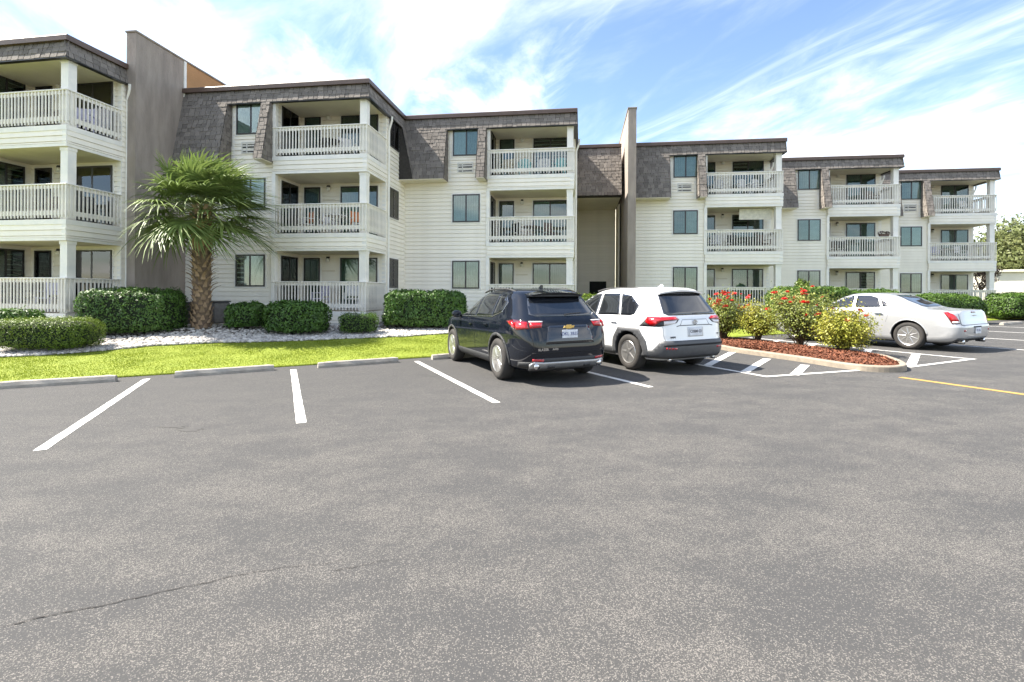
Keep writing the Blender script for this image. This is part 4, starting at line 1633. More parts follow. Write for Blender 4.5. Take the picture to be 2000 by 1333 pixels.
    text_obj('BLAZER', .05, 'chrome', c, T(3.55, sh.y(3.55, .80) + .003, .80) @ Matrix(((-1, 0, 0, 0), (0, 0, 1, 0), (0, 1, 0, 0), (0, 0, 0, 1))), bold=.001)
    MB().tube([(.22, .0, 1.185), (.235, -.10, 1.20), (.255, -.34, 1.215)], [.016, .012, .006], 6).obj('rear_wiper', 'plastic_black', c)
    MB().prism([(0, 0), (.14, 0), (.03, .07), (0, .06)], -.018, .018).obj('antenna', 'paint_navy', c, T(1.08, 0, 1.655))
    MB().bbox(.62, .74, -.18, .18, 1.56, 1.575, .004).obj('brake_lamp', 'lamp_dark', c)
    return c


mat('seam_glossy', (.010, .012, .017), .12, coat=1.)
dark_suv()


# ---- white SUV
def white_suv():
    c = car_root('suv', (3.60, 9.64), R(25), 'white sport utility car with black bumper and angular wheel arches')
    sh = Shell([(.25, .16, 4.42, .82, 6.5), (.32, .06, 4.52, .885, 6.5), (.45, .01, 4.58, .905, 6.5), (.56, .0, 4.60, .912, 6.5), (.62, .035, 4.60, .915, 6.5), (.76, .05, 4.59, .925, 6.5), (.90, .06, 4.55, .925, 6.5),
                (1.0, .07, 4.44, .918, 6.5), (1.06, .085, 4.2, .905, 6.2), (1.10, .10, 3.8, .888, 6), (1.16, .14, 3.45, .862, 6), (1.28, .225, 3.16, .815, 5.6), (1.42, .33, 2.86, .762, 5.4),
                (1.53, .42, 2.6, .715, 5.2), (1.60, .50, 2.38, .672, 5), (1.645, .66, 2.14, .60, 4.4), (1.668, .9, 1.9, .49, 3.8), (1.676, 1.2, 1.7, .32, 3.2)])
    xw, xf_, r_ = .96, 3.65, .362
    cut = [(x, r_ + .01, r_ + .055, y0, y1) for x in (xw, xf_) for (y0, y1) in ((.56, 1.3), (-1.3, -.56))]
    sh.body('body', 'paint_white', c, cut, zlist(sh))
    MB().bbox(.35, 4.25, -.60, .60, .20, .40, .03).obj('underbody', 'plastic_black', c)

    def arch(x):
        o = [(x - .56, .30), (x - .50, .62), (x - .33, .855), (x + .30, .855), (x + .49, .62), (x + .55, .30)]
        i = [(x + r_ * 1.14 * math.cos(t), r_ + .01 + r_ * 1.14 * math.sin(t)) for t in np.linspace(-.17, math.pi + .17, 22)]
        return o + i
    for x in (xw, xf_):
        for s in (1, -1):
            wheel(c, x, s * .80, r_, .228, 5)
            patch(sh, 'S', arch(x), 'plastic_grey', 'arch_trim', c, .016, s, .04)
    for s in (1, -1):
        patch(sh, 'S', [(xw + .50, .27), (xf_ - .52, .27), (xf_ - .53, .44), (xw + .52, .44)], 'plastic_grey', 'sill_cladding', c, .012, s)
        patch(sh, 'S', [(2.10, 1.085), (3.46, 1.06), (3.16, 1.22), (2.80, 1.43), (2.52, 1.52), (2.10, 1.545)], 'car_glass', 'front_window', c, .004, s)
        patch(sh, 'S', [(1.28, 1.10), (2.03, 1.086), (2.03, 1.55), (1.45, 1.545)], 'car_glass', 'rear_window', c, .004, s)
        patch(sh, 'S', [(.80, 1.13), (.92, 1.10), (1.22, 1.10), (1.38, 1.54), (1.05, 1.50), (.74, 1.30)], 'car_glass', 'quarter_window', c, .004, s)
        patch(sh, 'S', line_poly([(1.25, 1.10), (1.415, 1.545)], .03), 'chrome_soft', 'window_pillar', c, .007, s)
        patch(sh, 'S', line_poly([(2.065, .44), (2.065, 1.08)], .006), 'seam_soft', 'door_seam', c, .0015, s)
        patch(sh, 'S', line_poly([(1.25, 1.09), (1.30, .92), (1.40, .80)], .006), 'seam_soft', 'door_seam', c, .0015, s)
        patch(sh, 'S', line_poly([(3.18, .44), (3.20, .8), (3.16, 1.06)], .006), 'seam_soft', 'door_seam', c, .0015, s)
        door_handle(c, sh, 2.28, .94, 'paint_white', s); door_handle(c, sh, 1.42, .96, 'paint_white', s)
        mirror(c, 3.15, .99, 1.12, 'paint_white', s)
        roof_rail(c, sh, .80, 2.45, 1.60, .58, 'plastic_black', s)
        patch(sh, 'R', [(.46, .97), (.74, .915), (.80, .905), (1.27, .905), (1.02, 1.09), (.46, 1.09), (.38, 1.04)], 'plastic_black', 'tail_lamp_surround', c, .004, s)
        patch(sh, 'R', [(.395, 1.035), (.71, 1.015), (.77, 1.005), (.90, .92), (.98, .92), (1.10, .985), (1.02, 1.088), (.46, 1.086)], 'lamp_red', 'tail_lamp', c, .012, s, dome=.012)
        patch(sh, 'R', [(.50, .965), (.72, .925), (.72, 1.008), (.44, 1.022)], 'lamp_clear', 'reversing_lamp', c, .012, s)
        patch(sh, 'R', [(.50, .47), (.72, .475), (.72, .515), (.50, .505)], 'lamp_red', 'reflector', c, .014, s)
        patch(sh, 'R', line_poly([(.745, .91), (.745, .75), (.70, .60)], .006), 'seam_soft', 'tailgate_seam', c, .0015, s)
        exhaust(c, .12, s * .56, .27, .04)
    patch(sh, 'R', [(-.60, 1.115), (.60, 1.115), (.68, 1.15), (.62, 1.36), (.57, 1.53), (-.57, 1.53), (-.62, 1.36), (-.68, 1.15)], 'car_glass', 'rear_screen', c, .004)
    spoiler(c, sh, .555, .92, .36, 1.672, 1.60, .05, 'paint_white', .05)
    MB().bbox(.42, .62, -.53, .53, 1.53, 1.56, .008).obj('spoiler_underside', 'plastic_black', c)
    patch(sh, 'R', [(-1.22, .30), (1.22, .30), (1.22, .42), (.98, .46), (.84, .60), (.74, .635), (-.74, .635), (-.84, .60), (-.98, .46), (-1.22, .42)], 'plastic_grey', 'bumper', c, .014, skirt=.04)
    patch(sh, 'R', [(-.76, .535), (.76, .535), (.76, .565), (-.76, .565)], 'seam', 'bumper_groove', c, .017)
    patch(sh, 'R', line_poly([(-.46, .905), (-.38, .92), (.38, .92), (.46, .905)], .016), 'seam_soft', 'tailgate_crease', c, .003)
    patch(sh, 'R', line_poly([(-.37, .925), (-.31, 1.03), (.31, 1.03), (.37, .925)], .008), 'seam_soft', 'tailgate_crease', c, .0025)
    patch(sh, 'R', [(-.20, .70), (.20, .70), (.20, .885), (-.20, .885)], 'paint_shade', 'plate_recess', c, .003)
    number_plate(sh, c, .795, 'C08M·03', 'plate_dark')
    x = sh.rear(0, .97)[0] - .012
    for (ra, rb, dz) in ((.058, .040, 0), (.026, .038, 0), (.040, .014, .012)):
        pts = [(ra * math.cos(t), rb * math.sin(t) + dz, 0) for t in np.linspace(0, 2 * math.pi, 25)]
        MB().tube(pts, .0055, 6, False).obj('emblem', 'chrome', c, T(x, 0, .975) @ REARM)
    text_obj('RAV4', .050, 'plate_dark', c, T(sh.rear(.56, .70)[0] - .008, .56, .70) @ REARM @ Matrix.Rotation(-.08, 4, 'Y'), bold=.001)
    text_obj('XLE', .034, 'plate_dark', c, T(sh.rear(.60, .74)[0] - .008, -.60, .74) @ REARM @ Matrix.Rotation(.08, 4, 'Y'))
    MB().tube([(.115, .0, 1.13), (.13, -.10, 1.145), (.15, -.32, 1.155)], [.016, .012, .006], 6).obj('rear_wiper', 'plastic_black', c)
    MB().prism([(0, 0), (.14, 0), (.03, .06), (0, .05)], -.018, .018).obj('antenna', 'paint_white', c, T(.95, 0, 1.668))
    return c


mat('chrome_soft', (.55, .55, .55), .3, metal=.7)
mat('paint_shade', (.70, .71, .72), .35)
white_suv()


# ---- pearl sedan
def sedan():
    c = car_root('sedan', (11.75, 12.55), R(27.5), 'pearl white four-door sedan parked beyond the rose island')
    sh = Shell([(.22, .30, 4.80, .84, 9), (.27, .14, 4.92, .90, 9), (.36, .05, 4.99, .93, 9), (.50, .015, 5.03, .945, 9), (.62, .01, 5.04, .95, 9), (.70, .045, 5.03, .952, 9), (.84, .07, 5.0, .95, 9),
                (.95, .095, 4.92, .938, 9), (1.005, .105, 4.7, .922, 7), (1.03, .13, 4.3, .908, 6.5), (1.045, .36, 3.98, .885, 5), (1.06, .66, 3.75, .868, 5), (1.10, .86, 3.58, .842, 5),
                (1.18, 1.04, 3.36, .800, 5), (1.28, 1.28, 3.12, .748, 5), (1.36, 1.44, 2.96, .715, 5.2), (1.42, 1.60, 2.80, .672, 5), (1.455, 1.74, 2.68, .63, 5), (1.475, 1.90, 2.55, .56, 4.6), (1.485, 2.06, 2.42, .42, 4)])
    xw, xf_, r_ = 1.10, 4.15, .360
    cut = [(x, r_ + .01, r_ + .042, y0, y1) for x in (xw, xf_) for (y0, y1) in ((.60, 1.3), (-1.3, -.60))]
    sh.body('body', 'paint_pearl', c, cut, zlist(sh, 70))
    MB().bbox(.40, 4.7, -.62, .62, .17, .36, .03).obj('underbody', 'plastic_black', c)
    for x in (xw, xf_):
        for s in (1, -1):
            wheel(c, x, s * .83, r_, .248, 9, .225)
            patch(sh, 'S', arc_poly(x, r_ + .008, r_ + .041, r_ + .066, R(4), R(176)), 'paint_pearl', 'arch_lip', c, .010, s, .03)
    for s in (1, -1):
        patch(sh, 'S', [(2.52, 1.085), (3.62, 1.055), (3.36, 1.165), (3.05, 1.31), (2.80, 1.395), (2.52, 1.41)], 'car_glass', 'front_window', c, .004, s)
        patch(sh, 'S', [(1.78, 1.10), (2.45, 1.088), (2.45, 1.41), (2.1, 1.405), (1.92, 1.37)], 'car_glass', 'rear_window', c, .004, s)
        patch(sh, 'S', [(1.52, 1.115), (1.73, 1.103), (1.87, 1.355)], 'car_glass', 'quarter_window', c, .004, s)
        patch(sh, 'S', line_poly([(3.64, 1.04), (2.5, 1.072), (1.45, 1.105)], .014), 'chrome', 'window_trim', c, .006, s)
        patch(sh, 'S', line_poly([(2.485, .30), (2.485, 1.065)], .006), 'seam_soft', 'door_seam', c, .0015, s)
        patch(sh, 'S', line_poly([(1.55, 1.09), (1.56, .90), (1.62, .70)], .006), 'seam_soft', 'door_seam', c, .0015, s)
        door_handle(c, sh, 2.7, .90, 'chrome', s); door_handle(c, sh, 1.78, .92, 'chrome', s)
        mirror(c, 3.42, 1.02, 1.08, 'paint_pearl', s)
        patch(sh, 'R', [(.74, .71), (.92, .70), (1.02, .99), (.90, 1.0), (.80, .90)], 'lamp_dark', 'tail_lamp_surround', c, .003, s)
        patch(sh, 'R', [(.755, .77), (.915, .765), (1.0, .975), (.91, .985), (.82, .90)], 'lamp_red', 'tail_lamp', c, .010, s, dome=.012)
        patch(sh, 'R', [(.775, .725), (.90, .72), (.91, .765), (.77, .775)], 'lamp_clear', 'reversing_lamp', c, .011, s)
        patch(sh, 'R', line_poly([(.735, 1.0), (.72, .68)], .007), 'seam', 'boot_seam', c, .0015, s)
        patch(sh, 'R', [(.60, .52), (.68, .52), (.68, .56), (.60, .56)], 'lamp_red', 'reflector', c, .008, s)
        exhaust(c, .07, s * .56, .255, .05)
    patch(sh, 'R', [(-.44, 1.105), (.44, 1.105), (.52, 1.14), (.47, 1.30), (.42, 1.42), (-.42, 1.42), (-.47, 1.30), (-.52, 1.14)], 'car_glass', 'rear_screen', c, .004)
    patch(sh, 'R', line_poly([(-.72, .675), (.72, .675)], .012), 'seam', 'boot_seam', c, .0015)
    patch(sh, 'R', [(-.80, .27), (.80, .27), (.80, .36), (-.80, .36)], 'plastic_grey', 'bumper_lower', c, .006)
    patch(sh, 'R', [(-.12, .965), (.12, .965), (.115, 1.0), (-.115, 1.0)], 'lamp_dark', 'brake_lamp', c, .006)
    patch(sh, 'R', [(-.22, .605), (.22, .605), (.21, .635), (-.21, .635)], 'seam', 'plate_lamp_recess', c, .002)
    number_plate(sh, c, .525, 'YSC·8L', 'plate_ink')
    x = sh.rear(0, .90)[0] - .010
    em = MB().box(-.13, -.02, -.004, .004, 0, .006); em.box(.02, .13, -.004, .004, 0, .006); em.box(-.03, .03, -.011, .011, 0, .009); em.box(-.10, -.03, .004, .010, 0, .005); em.box(.03, .10, .004, .010, 0, .005)
    em.obj('emblem', 'chrome', c, T(x, 0, .90) @ REARM)
    return c


sedan()

# ------------------------------------------------------------------ planting
G2 = np.random.default_rng(23)


def leaf_cloud(P, Nn, size, m, name, parent, spread=.75, asp=.42):
    """rhombic leaves at points P facing roughly along Nn"""
    n = len(P)
    Nn = Nn + G2.normal(0, spread, (n, 3)) * .6
    Nn /= np.linalg.norm(Nn, axis=1)[:, None] + 1e-9
    A = G2.normal(0, 1, (n, 3))
    A -= (A * Nn).sum(1)[:, None] * Nn
    A /= np.linalg.norm(A, axis=1)[:, None] + 1e-9
    B = np.cross(Nn, A)
    L = G2.uniform(size[0], size[1], n)[:, None]
    V = np.empty((n, 4, 3))
    V[:, 0] = P - A * L * .5
    V[:, 1] = P + B * L * asp * .5 + Nn * L * .10
    V[:, 2] = P + A * L * .5
    V[:, 3] = P - B * L * asp * .5 + Nn * L * .10
    F = np.arange(n * 4).reshape(n, 4)
    return link(name, np_mesh(name, V.reshape(-1, 3), F, m), parent)


def shell_points(n, a, b, h, pw, depth, lump, seed, zlow=0.):
    """points on/inside a rounded box of half sizes a,b and height h standing on z=0"""
    area = [4 * a * b, 2 * a * h, 2 * a * h, 2 * b * h, 2 * b * h]
    f = G2.choice(5, n, p=np.array(area) / sum(area))
    q = G2.uniform(-1, 1, (n, 3))
    c = np.empty((n, 3))
    c[:] = q
    c[f == 0, 2] = 1
    c[f == 1, 1] = -1; c[f == 2, 1] = 1; c[f == 3, 0] = -1; c[f == 4, 0] = 1
    r_ = (np.abs(c) ** pw).sum(1) ** (1 / pw)
    u = c / r_[:, None]
    nrm = np.sign(u) * np.abs(u) ** (pw - 1) / np.array([a, b, h / 2])
    nrm /= np.linalg.norm(nrm, axis=1)[:, None]
    S = u * np.array([a, b, h / 2])
    k = np.array([mnoise.noise((p[0] * 2.2 + seed, p[1] * 2.2, p[2] * 2.2)) + .75 * mnoise.noise((p[0] * 6.5 + seed, p[1] * 6.5, p[2] * 6.5)) for p in S])
    S = S + nrm * (k * lump)[:, None] - nrm * (np.abs(G2.normal(0, depth, n)))[:, None]
    S[:, 2] += h / 2
    S[:, 2] = np.maximum(S[:, 2], zlow + G2.uniform(0, .06, n))
    return S, nrm


def hedge(x, y, a, b, h, rot, label, m='hedge', top=None, size=(.065, .125), dens=760, pw=5, lump=.11, z=None, name='hedge', cat='hedge', group='clipped shrubs along the building', zlow=.05):
    z = land_z(x, y) + .02 if z is None else z
    root = empty(name, label, cat, T(x, y, z) @ RZ(rot), group)
    n = int((4 * a * b + 4 * a * h + 4 * b * h) * dens)
    sd = x * 3.1
    S, nr = shell_points(n, a, b, h, pw, .075, lump, sd, zlow)
    leaf_cloud(S, nr, size, m, 'foliage', root)
    # stray shoots above the clipped surface
    k = S[:, 2] > h * .93
    q = S[k][:: 9] + np.array([0, 0, 1]) * G2.uniform(.01, .07, (len(S[k][::9]), 1))
    if len(q): leaf_cloud(q, np.tile([0, 0, 1.], (len(q), 1)), size, m, 'shoots', root, 1.4)
    # dark inner twigs
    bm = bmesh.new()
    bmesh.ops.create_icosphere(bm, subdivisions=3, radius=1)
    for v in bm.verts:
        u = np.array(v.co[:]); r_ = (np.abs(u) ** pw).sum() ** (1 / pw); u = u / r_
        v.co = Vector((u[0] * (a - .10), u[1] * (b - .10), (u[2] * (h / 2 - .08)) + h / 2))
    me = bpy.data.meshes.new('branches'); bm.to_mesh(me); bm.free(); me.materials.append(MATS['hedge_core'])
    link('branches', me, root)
    return root


HR = math.atan2(EP.y, EP.x)
hedge(-11.15, 12.05, 1.02, .62, .80, .18, 'low clipped hedge nearest the lawn at far left', 'hedge_gold', size=(.03, .055), dens=1700, pw=4, lump=.05)
hedge(-12.95, 12.9, .62, .5, .85, .2, 'clipped shrub cut by the left picture edge, behind the low hedge', 'hedge', pw=4)
hedge(-11.05, 14.60, 1.27, .80, 1.30, .10, 'big dark rounded hedge before the stucco fire wall', 'hedge', pw=5, lump=.10, size=(.05, .10))
hedge(-8.36, 15.72, .52, .5, .83, .1, 'small dark cube shrub just right of palm trunk', 'hedge', pw=4.5, lump=.08)
hedge(-6.56, 15.30, .90, .62, 1.02, .1, 'rounded green shrub in front of the lowest middle balcony', 'hedge', pw=4, lump=.09)
hedge(-4.83, 15.72, .60, .48, .66, .1, 'smallest light green shrub under the white deck corner', 'hedge_lime', pw=4, lump=.06, size=(.04, .075))
hedge(-3.02, 17.45, 1.42, .75, 1.30, .12, 'long green hedge left of the dark car roof', 'hedge', pw=5, lump=.08)
hedge(2.6, 18.0, 1.5, .6, 1.22, .12, 'yellow-green hedge seen between the two utility cars', 'hedge_gold', pw=5)
hedge(12.0, 19.9, 1.75, .85, 1.62, .15, 'bright green hedge top behind the red roses', 'hedge_lime', pw=4.5, lump=.1)
hedge(14.9, 21.0, 1.5, .8, 1.50, .15, 'bright hedge between the roses and sedan roof', 'hedge_lime', pw=4.5, lump=.1)
hedge(19.5, 22.6, 2.3, .8, 1.34, .25, 'long hedge sloping down behind the sedan boot', 'hedge_lime', pw=2.7, lump=.08)
hedge(26.6, 25.7, 2.4, .9, 1.30, .35, 'leafy hedge running off the right picture edge', 'hedge_lime', pw=5, lump=.1, size=(.06, .12), dens=650)
# slim leafy sapling rising over the hedge
hedge(12.35, 21.2, .30, .25, 1.0, 0, 'slim pale sapling rising above hedge by the balcony', 'hedge_gold', z=1.35, pw=2.2, dens=500, name='sapling', cat='plant', group=None, zlow=-1.0)


def rose(x, y, a, h, label, leafm, fl, nfl, dens, seed, fz=.6, base=.22):
    z = lot_z(x, y) + .14
    root = empty('rose_bush', label, 'rose bush', T(x, y, z), 'rose bushes on the kerbed island')
    q = random.Random(seed)
    mb = MB(); tips = []
    for i in range(44):
        t = q.uniform(0, 6.28); rr = a * math.sqrt(q.uniform(.05, 1)) * .92
        hh = h * q.uniform(.55, 1.0) * (1 - .35 * (rr / a) ** 2)
        p0 = Vector((q.uniform(-.09, .09), q.uniform(-.09, .09), -.03))
        p3 = Vector((rr * math.cos(t), rr * math.sin(t), hh))
        p1 = p0 + Vector((p3.x * .22, p3.y * .22, hh * .35)); p2 = p0 + Vector((p3.x * .62, p3.y * .62, hh * .72))
        mb.tube([p0, p1, p2, p3], [.011, .009, .006, .003], 5)
        tips.append((p1, p2, p3))
    mb.obj('stems', 'stem', root)
    n = dens
    P = np.empty((n, 3)); Nn = np.empty((n, 3))
    for i in range(n):
        p1, p2, p3 = tips[q.randrange(len(tips))]
        t = q.uniform(.0, 1.0) ** .75
        b = p1.lerp(p2, t * 2) if t < .5 else p2.lerp(p3, t * 2 - 1)
        d = Vector((q.gauss(0, 1), q.gauss(0, 1), q.gauss(0, 1))) * .125
        p = b + d
        if p.z < base * q.uniform(.6, 1.3): p.z = base * q.uniform(.8, 1.6)
        P[i] = p; Nn[i] = (p.x, p.y, .9)
    leaf_cloud(P, Nn, (.038, .075), leafm, 'foliage', root, .9, .55)
    fm = cached(('flower', fl), lambda: flower_mesh(fl))
    for i in range(nfl):
        p = tips[q.randrange(len(tips))][2] if q.random() < .7 else Vector(P[q.randrange(n)])
        p = p + Vector((q.gauss(0, .07), q.gauss(0, .07), q.uniform(-.02, .07)))
        if p.z < h * fz: p.z = h * q.uniform(fz, 1.0)
        s = q.uniform(.8, 1.7)
        link('flower', fm, root, T(*p) @ RZ(q.uniform(0, 6)) @ Matrix.Rotation(q.uniform(-.7, .7), 4, 'X') @ Matrix.Diagonal((s, s, s, 1)))
    return root


def flower_mesh(m):
    V = []; F = []
    q = random.Random(5)
    for ring, (k, r_, up) in enumerate(((6, .062, .016), (5, .044, .034), (4, .026, .046))):
        for i in range(k):
            t = 6.283 * i / k + ring * .5
            c, s = math.cos(t), math.sin(t); w = r_ * .62
            b = len(V)
            V += [(0, 0, 0), (r_ * .6 * c - w * s, r_ * .6 * s + w * c, up * .7), (r_ * c, r_ * s, up), (r_ * .6 * c + w * s, r_ * .6 * s - w * c, up * .7)]
            F.append((b, b + 3, b + 2, b + 1))
    return mesh('flower', V, F, m)


rose(6.45, 15.2, .78, 1.50, 'red rose bush next to the white car, farthest left on the island', 'rose_leaf', 'petal_pink', 36, 9000, 1)
rose(7.12, 14.45, .66, 1.22, 'sparse yellowish rose bush with no red blooms, second on the island', 'rose_gold', 'petal_pink', 0, 6500, 2)
rose(7.62, 13.2, 1.12, 1.62, 'tallest rose bush with bright red blooms in mid island', 'rose_leaf', 'petal_red', 48, 11000, 3, .35)
rose(7.92, 11.95, .66, 1.0, 'golden-leaved rose bush at the rounded island tip', 'rose_gold', 'petal_pink', 8, 9500, 4, .3, .08)


# ------------------------------------------------------------------ sabal palm
def palm(x, y, z):
    root = empty('palm_tree', 'stout fan palm with shaggy brown trunk before the house', 'palm tree', T(x, y, z))
    q = random.Random(12)
    H = 3.55
    prof = []
    for i in range(27):
        t = i / 26
        r_ = .26 - .05 * min(1, t * 4) + .035 * math.sin(t * 3.0) + .012 * math.sin(i * 2.4)
        prof.append((r_, t * H - .1))
    MB().lathe(prof, 18, 'Z').obj('trunk', 'palm_trunk', root, None, True)

    def boot(L, w0, w1, curl):
        V = []; F = []
        k = 5
        for i in range(k):
            t = i / (k - 1)
            w = w0 + (w1 - w0) * t; yy = .02 + curl * t * t * L; zz_ = L * t * (1 - .25 * t)
            th = .028 * (1 - .5 * t)
            V += [(-w / 2, yy, zz_), (0, yy + th, zz_), (w / 2, yy, zz_), (0, yy - .012, zz_)]
        for i in range(k - 1):
            for j in range(4):
                F.append((i * 4 + j, i * 4 + (j + 1) % 4, (i + 1) * 4 + (j + 1) % 4, (i + 1) * 4 + j))
        F.append((k * 4 - 4, k * 4 - 3, k * 4 - 2, k * 4 - 1))
        return mesh('boot', V, F, 'palm_boot')
    kinds = [boot(.30, .15, .07, .55), boot(.26, .12, .035, .95), boot(.20, .14, .05, .35)]
    nb = 205
    for i in range(nb):
        t = i / nb
        zb = -.05 + t * (H + .12)
        a = i * 2.39996 + q.uniform(-.12, .12)
        k = 2 if t < .30 else (1 if t < .66 else 0)
        r_ = .215 if t > .2 else .235
        s = q.uniform(.8, 1.2)
        link('boot', kinds[k], root, T(r_ * math.cos(a), r_ * math.sin(a), zb) @ RZ(a - math.pi / 2) @ Matrix.Rotation(q.uniform(-.08, .14), 4, 'X') @ Matrix.Diagonal((s, s, s * q.uniform(.85, 1.25), 1)))
    # fronds
    wind = Vector((.62, -.10, .0))
    nf = 66
    for i in range(nf):
        az = i * 2.39996
        t = (i + .5) / nf
        el = R(84) - R(110) * t ** 1.05                 # young upright ones first, old ones hang
        el += q.uniform(-.1, .1)
        d = Vector((math.cos(az) * math.cos(el), math.sin(az) * math.cos(el), math.sin(el)))
        b0 = Vector((.10 * math.cos(az), .10 * math.sin(az), H - .05 + .12 * (1 - t)))
        Lp = q.uniform(.85, 1.15) * (1.0 if t > .2 else .85)
        pts = []
        for k in range(5):
            s = k / 4
            pts.append(b0 + d * (Lp * s) + Vector((0, 0, -.12 * s * s * math.cos(el))) + wind * (.05 * s * s))
        mb = MB().tube(pts, [.022, .018, .015, .013, .011], 5)
        tip = pts[-1]; dr = (pts[-1] - pts[-2]).normalized()
        sidev = dr.cross(Vector((0, 0, 1)))
        if sidev.length < .2: sidev = Vector((-math.sin(az), math.cos(az), 0))
        sidev.normalize()
        nrm = sidev.cross(dr).normalized()
        fan = MB()
        nl = 36
        for k in range(nl):
            f = (k + .5) / nl * 2 - 1
            ph = f * R(118)
            L = (1.12 - .30 * abs(f) ** 1.5) * q.uniform(.85, 1.1)
            dd = (dr * math.cos(ph) + sidev * math.sin(ph) + nrm * (.10 + .16 * abs(f))).normalized()
            wv = dd.cross(nrm).normalized()
            V = []
            dro = q.uniform(.30, .85); ww = q.uniform(.024, .033)
            bend = q.uniform(.4, 1.3)
            root_pt = tip + dr * (.18 * (1 - abs(f)) - .02)
            for s in (0, .25, .5, .75, 1.):
                p = root_pt + dd * (L * s) + Vector((0, 0, -1)) * (dro * L * max(0, s - .25) ** 1.6) + wind * (bend * L * .55 * s ** 2.0)
                w = ww * (.5 + 1.2 * s if s < .4 else 1.0 - .93 * (s - .4) / .6)
                V += [p - wv * w, p + wv * w]
            fan.add(V, [(2 * j, 2 * j + 1, 2 * j + 3, 2 * j + 2) for j in range(4)])
        fr_ = fan.obj('frond', 'palm_leaf', root)
        mb.obj('leaf_stalk', 'palm_stem', fr_)
    return root


palm(-9.46, 15.2, land_z(-9.46, 15.2) + .0)


# ------------------------------------------------------------------ trees and the pale building at far right
def tree(x, y, h, r_, zc, label, m, n, size, trunk=.14, seed=1, clumps=16, group='trees beyond the right end of the row', name='tree', cat='tree', extra=None):
    z = land_z(x, y) - .3
    root = empty(name, label, cat, T(x, y, z), group)
    q = random.Random(seed)
    mb = MB()
    mb.tube([(0, 0, -.2), (.05, .02, h * .3), (0, .1, h * .55)], [trunk, trunk * .8, trunk * .5], 8)
    cs = []
    for i in range(clumps):
        t = q.uniform(0, 6.28); u = q.uniform(-1, 1); rr = r_ * q.uniform(.35, .8)
        c = Vector((rr * math.cos(t) * math.sqrt(1 - u * u), rr * math.sin(t) * math.sqrt(1 - u * u), zc + u * (h - zc) * .75))
        cs.append((c, r_ * q.uniform(.28, .48)))
        mb.tube([(0, .05, h * .4), (c.x * .5, c.y * .5, (h * .4 + c.z) / 2 - .1), c[:]], [trunk * .4, trunk * .25, .015], 5)
    mb.obj('trunk', 'bark', root)
    P = []; Nn = []
    for i in range(n):
        c, rc = cs[q.randrange(len(cs))]
        d = Vector((q.gauss(0, 1), q.gauss(0, 1), q.gauss(0, .8))).normalized()
        P.append((c + d * rc * q.uniform(.5, 1.12))[:]); Nn.append(d[:])
    leaf_cloud(np.array(P), np.array(Nn), size, m, 'crown', root, 1.0, .6)
    if extra:
        P2 = np.array(P)[np.argsort(-np.array(P)[:, 2])[: n // 5]]
        leaf_cloud(P2 + G2.normal(0, .08, P2.shape), np.tile([0, 0, 1.], (len(P2), 1)), (size[0] * .6, size[1] * .6), extra, 'blossom', root, 1.2, .8)
    return root


tree(43.0, 43, 6.4, 4.6, 3.8, 'broad olive-green oak behind the white garage at far right', 'tree_leaf', 30000, (.16, .34), .3, 3, 46)
tree(50.5, 46, 7.4, 4.6, 4.4, 'taller oak cut by the right picture edge', 'tree_leaf', 26000, (.16, .34), .3, 4, 44)
tree(39.5, 45, 6.3, 2.6, 4.2, 'small thin oak showing behind the end balcony column', 'tree_leaf', 7000, (.16, .32), .2, 5, 16)
tree(30.0, 31.9, 3.5, 1.05, 2.4, 'dark crape myrtle with maroon bloom beside the last house', 'crape_leaf', 2600, (.06, .13), .06, 6, 14, None, 'crape_myrtle', 'tree', 'crape_flower')

gb = empty('garage_building', 'low cream-white garage building with roller door at far right', 'building', T(36.3, 37.6, .3) @ RZ(R(-28)))
MB().box(0, 16, 0, 9, -.6, 3.15).obj('wall', 'far_wall', gb)
MB().bbox(-.15, 16.2, -.2, 9.2, 3.15, 3.33, .03).obj('roof', 'far_wall', gb)
d_ = MB().box(1.7, 4.9, -.03, .0, -.3, 2.1).obj('garage_door', 'far_door', gb)
for i in range(5):
    MB().box(1.75, 4.85, -.045, -.031, -.25 + i * .46, .15 + i * .46).obj('door_panel', 'far_door', d_)
mb = MB(); mb.box(1.55, 1.7, -.06, .0, -.3, 2.25); mb.box(4.9, 5.05, -.06, .0, -.3, 2.25); mb.box(1.7, 4.9, -.06, .0, 2.1, 2.25)
mb.obj('door_frame', 'soffit', gb)


# ------------------------------------------------------------------ air conditioners by the fire wall
def condenser(x, y, label):
    z = land_z(x, y) + .02
    root = empty('air_conditioner', label, 'air conditioner', T(x, y, z) @ RZ(-AF), 'air conditioners by the fire wall')
    MB().bbox(-.42, .42, -.42, .42, -.05, .06, .02).obj('pad', 'kerb', root)
    MB().bbox(-.36, .36, -.36, .36, .06, .74, .03).obj('case', 'ac_metal', root)
    MB().bbox(-.385, .385, -.385, .385, .74, .79, .02).obj('lid', 'plastic_grey', root)
    for i in range(9):
        MB().box(-.33, .33, -.372, -.358, .12 + i * .068, .145 + i * .068).obj('louvre', 'ac_metal', root)


condenser(-11.05, 16.75, 'dark air conditioner behind the left side of palm trunk')
condenser(-10.05, 16.75, 'dark air conditioner behind the right side of palm trunk')


# ------------------------------------------------------------------ balcony furniture
UNIT = {'A': T(-12.983, 14.504, 0) @ RZ(-.16), 'B': T(-5.079, 17.335, 0) @ RZ(-AF), 'C': T(2.454, 19.976, 0) @ RZ(-AF), 'D': T(12.779, 23.566, 0) @ RZ(-AF),
        'E': T(20.333, 26.163, 0) @ RZ(-AF), 'F': T(27.879, 28.730, 0) @ RZ(-AF)}


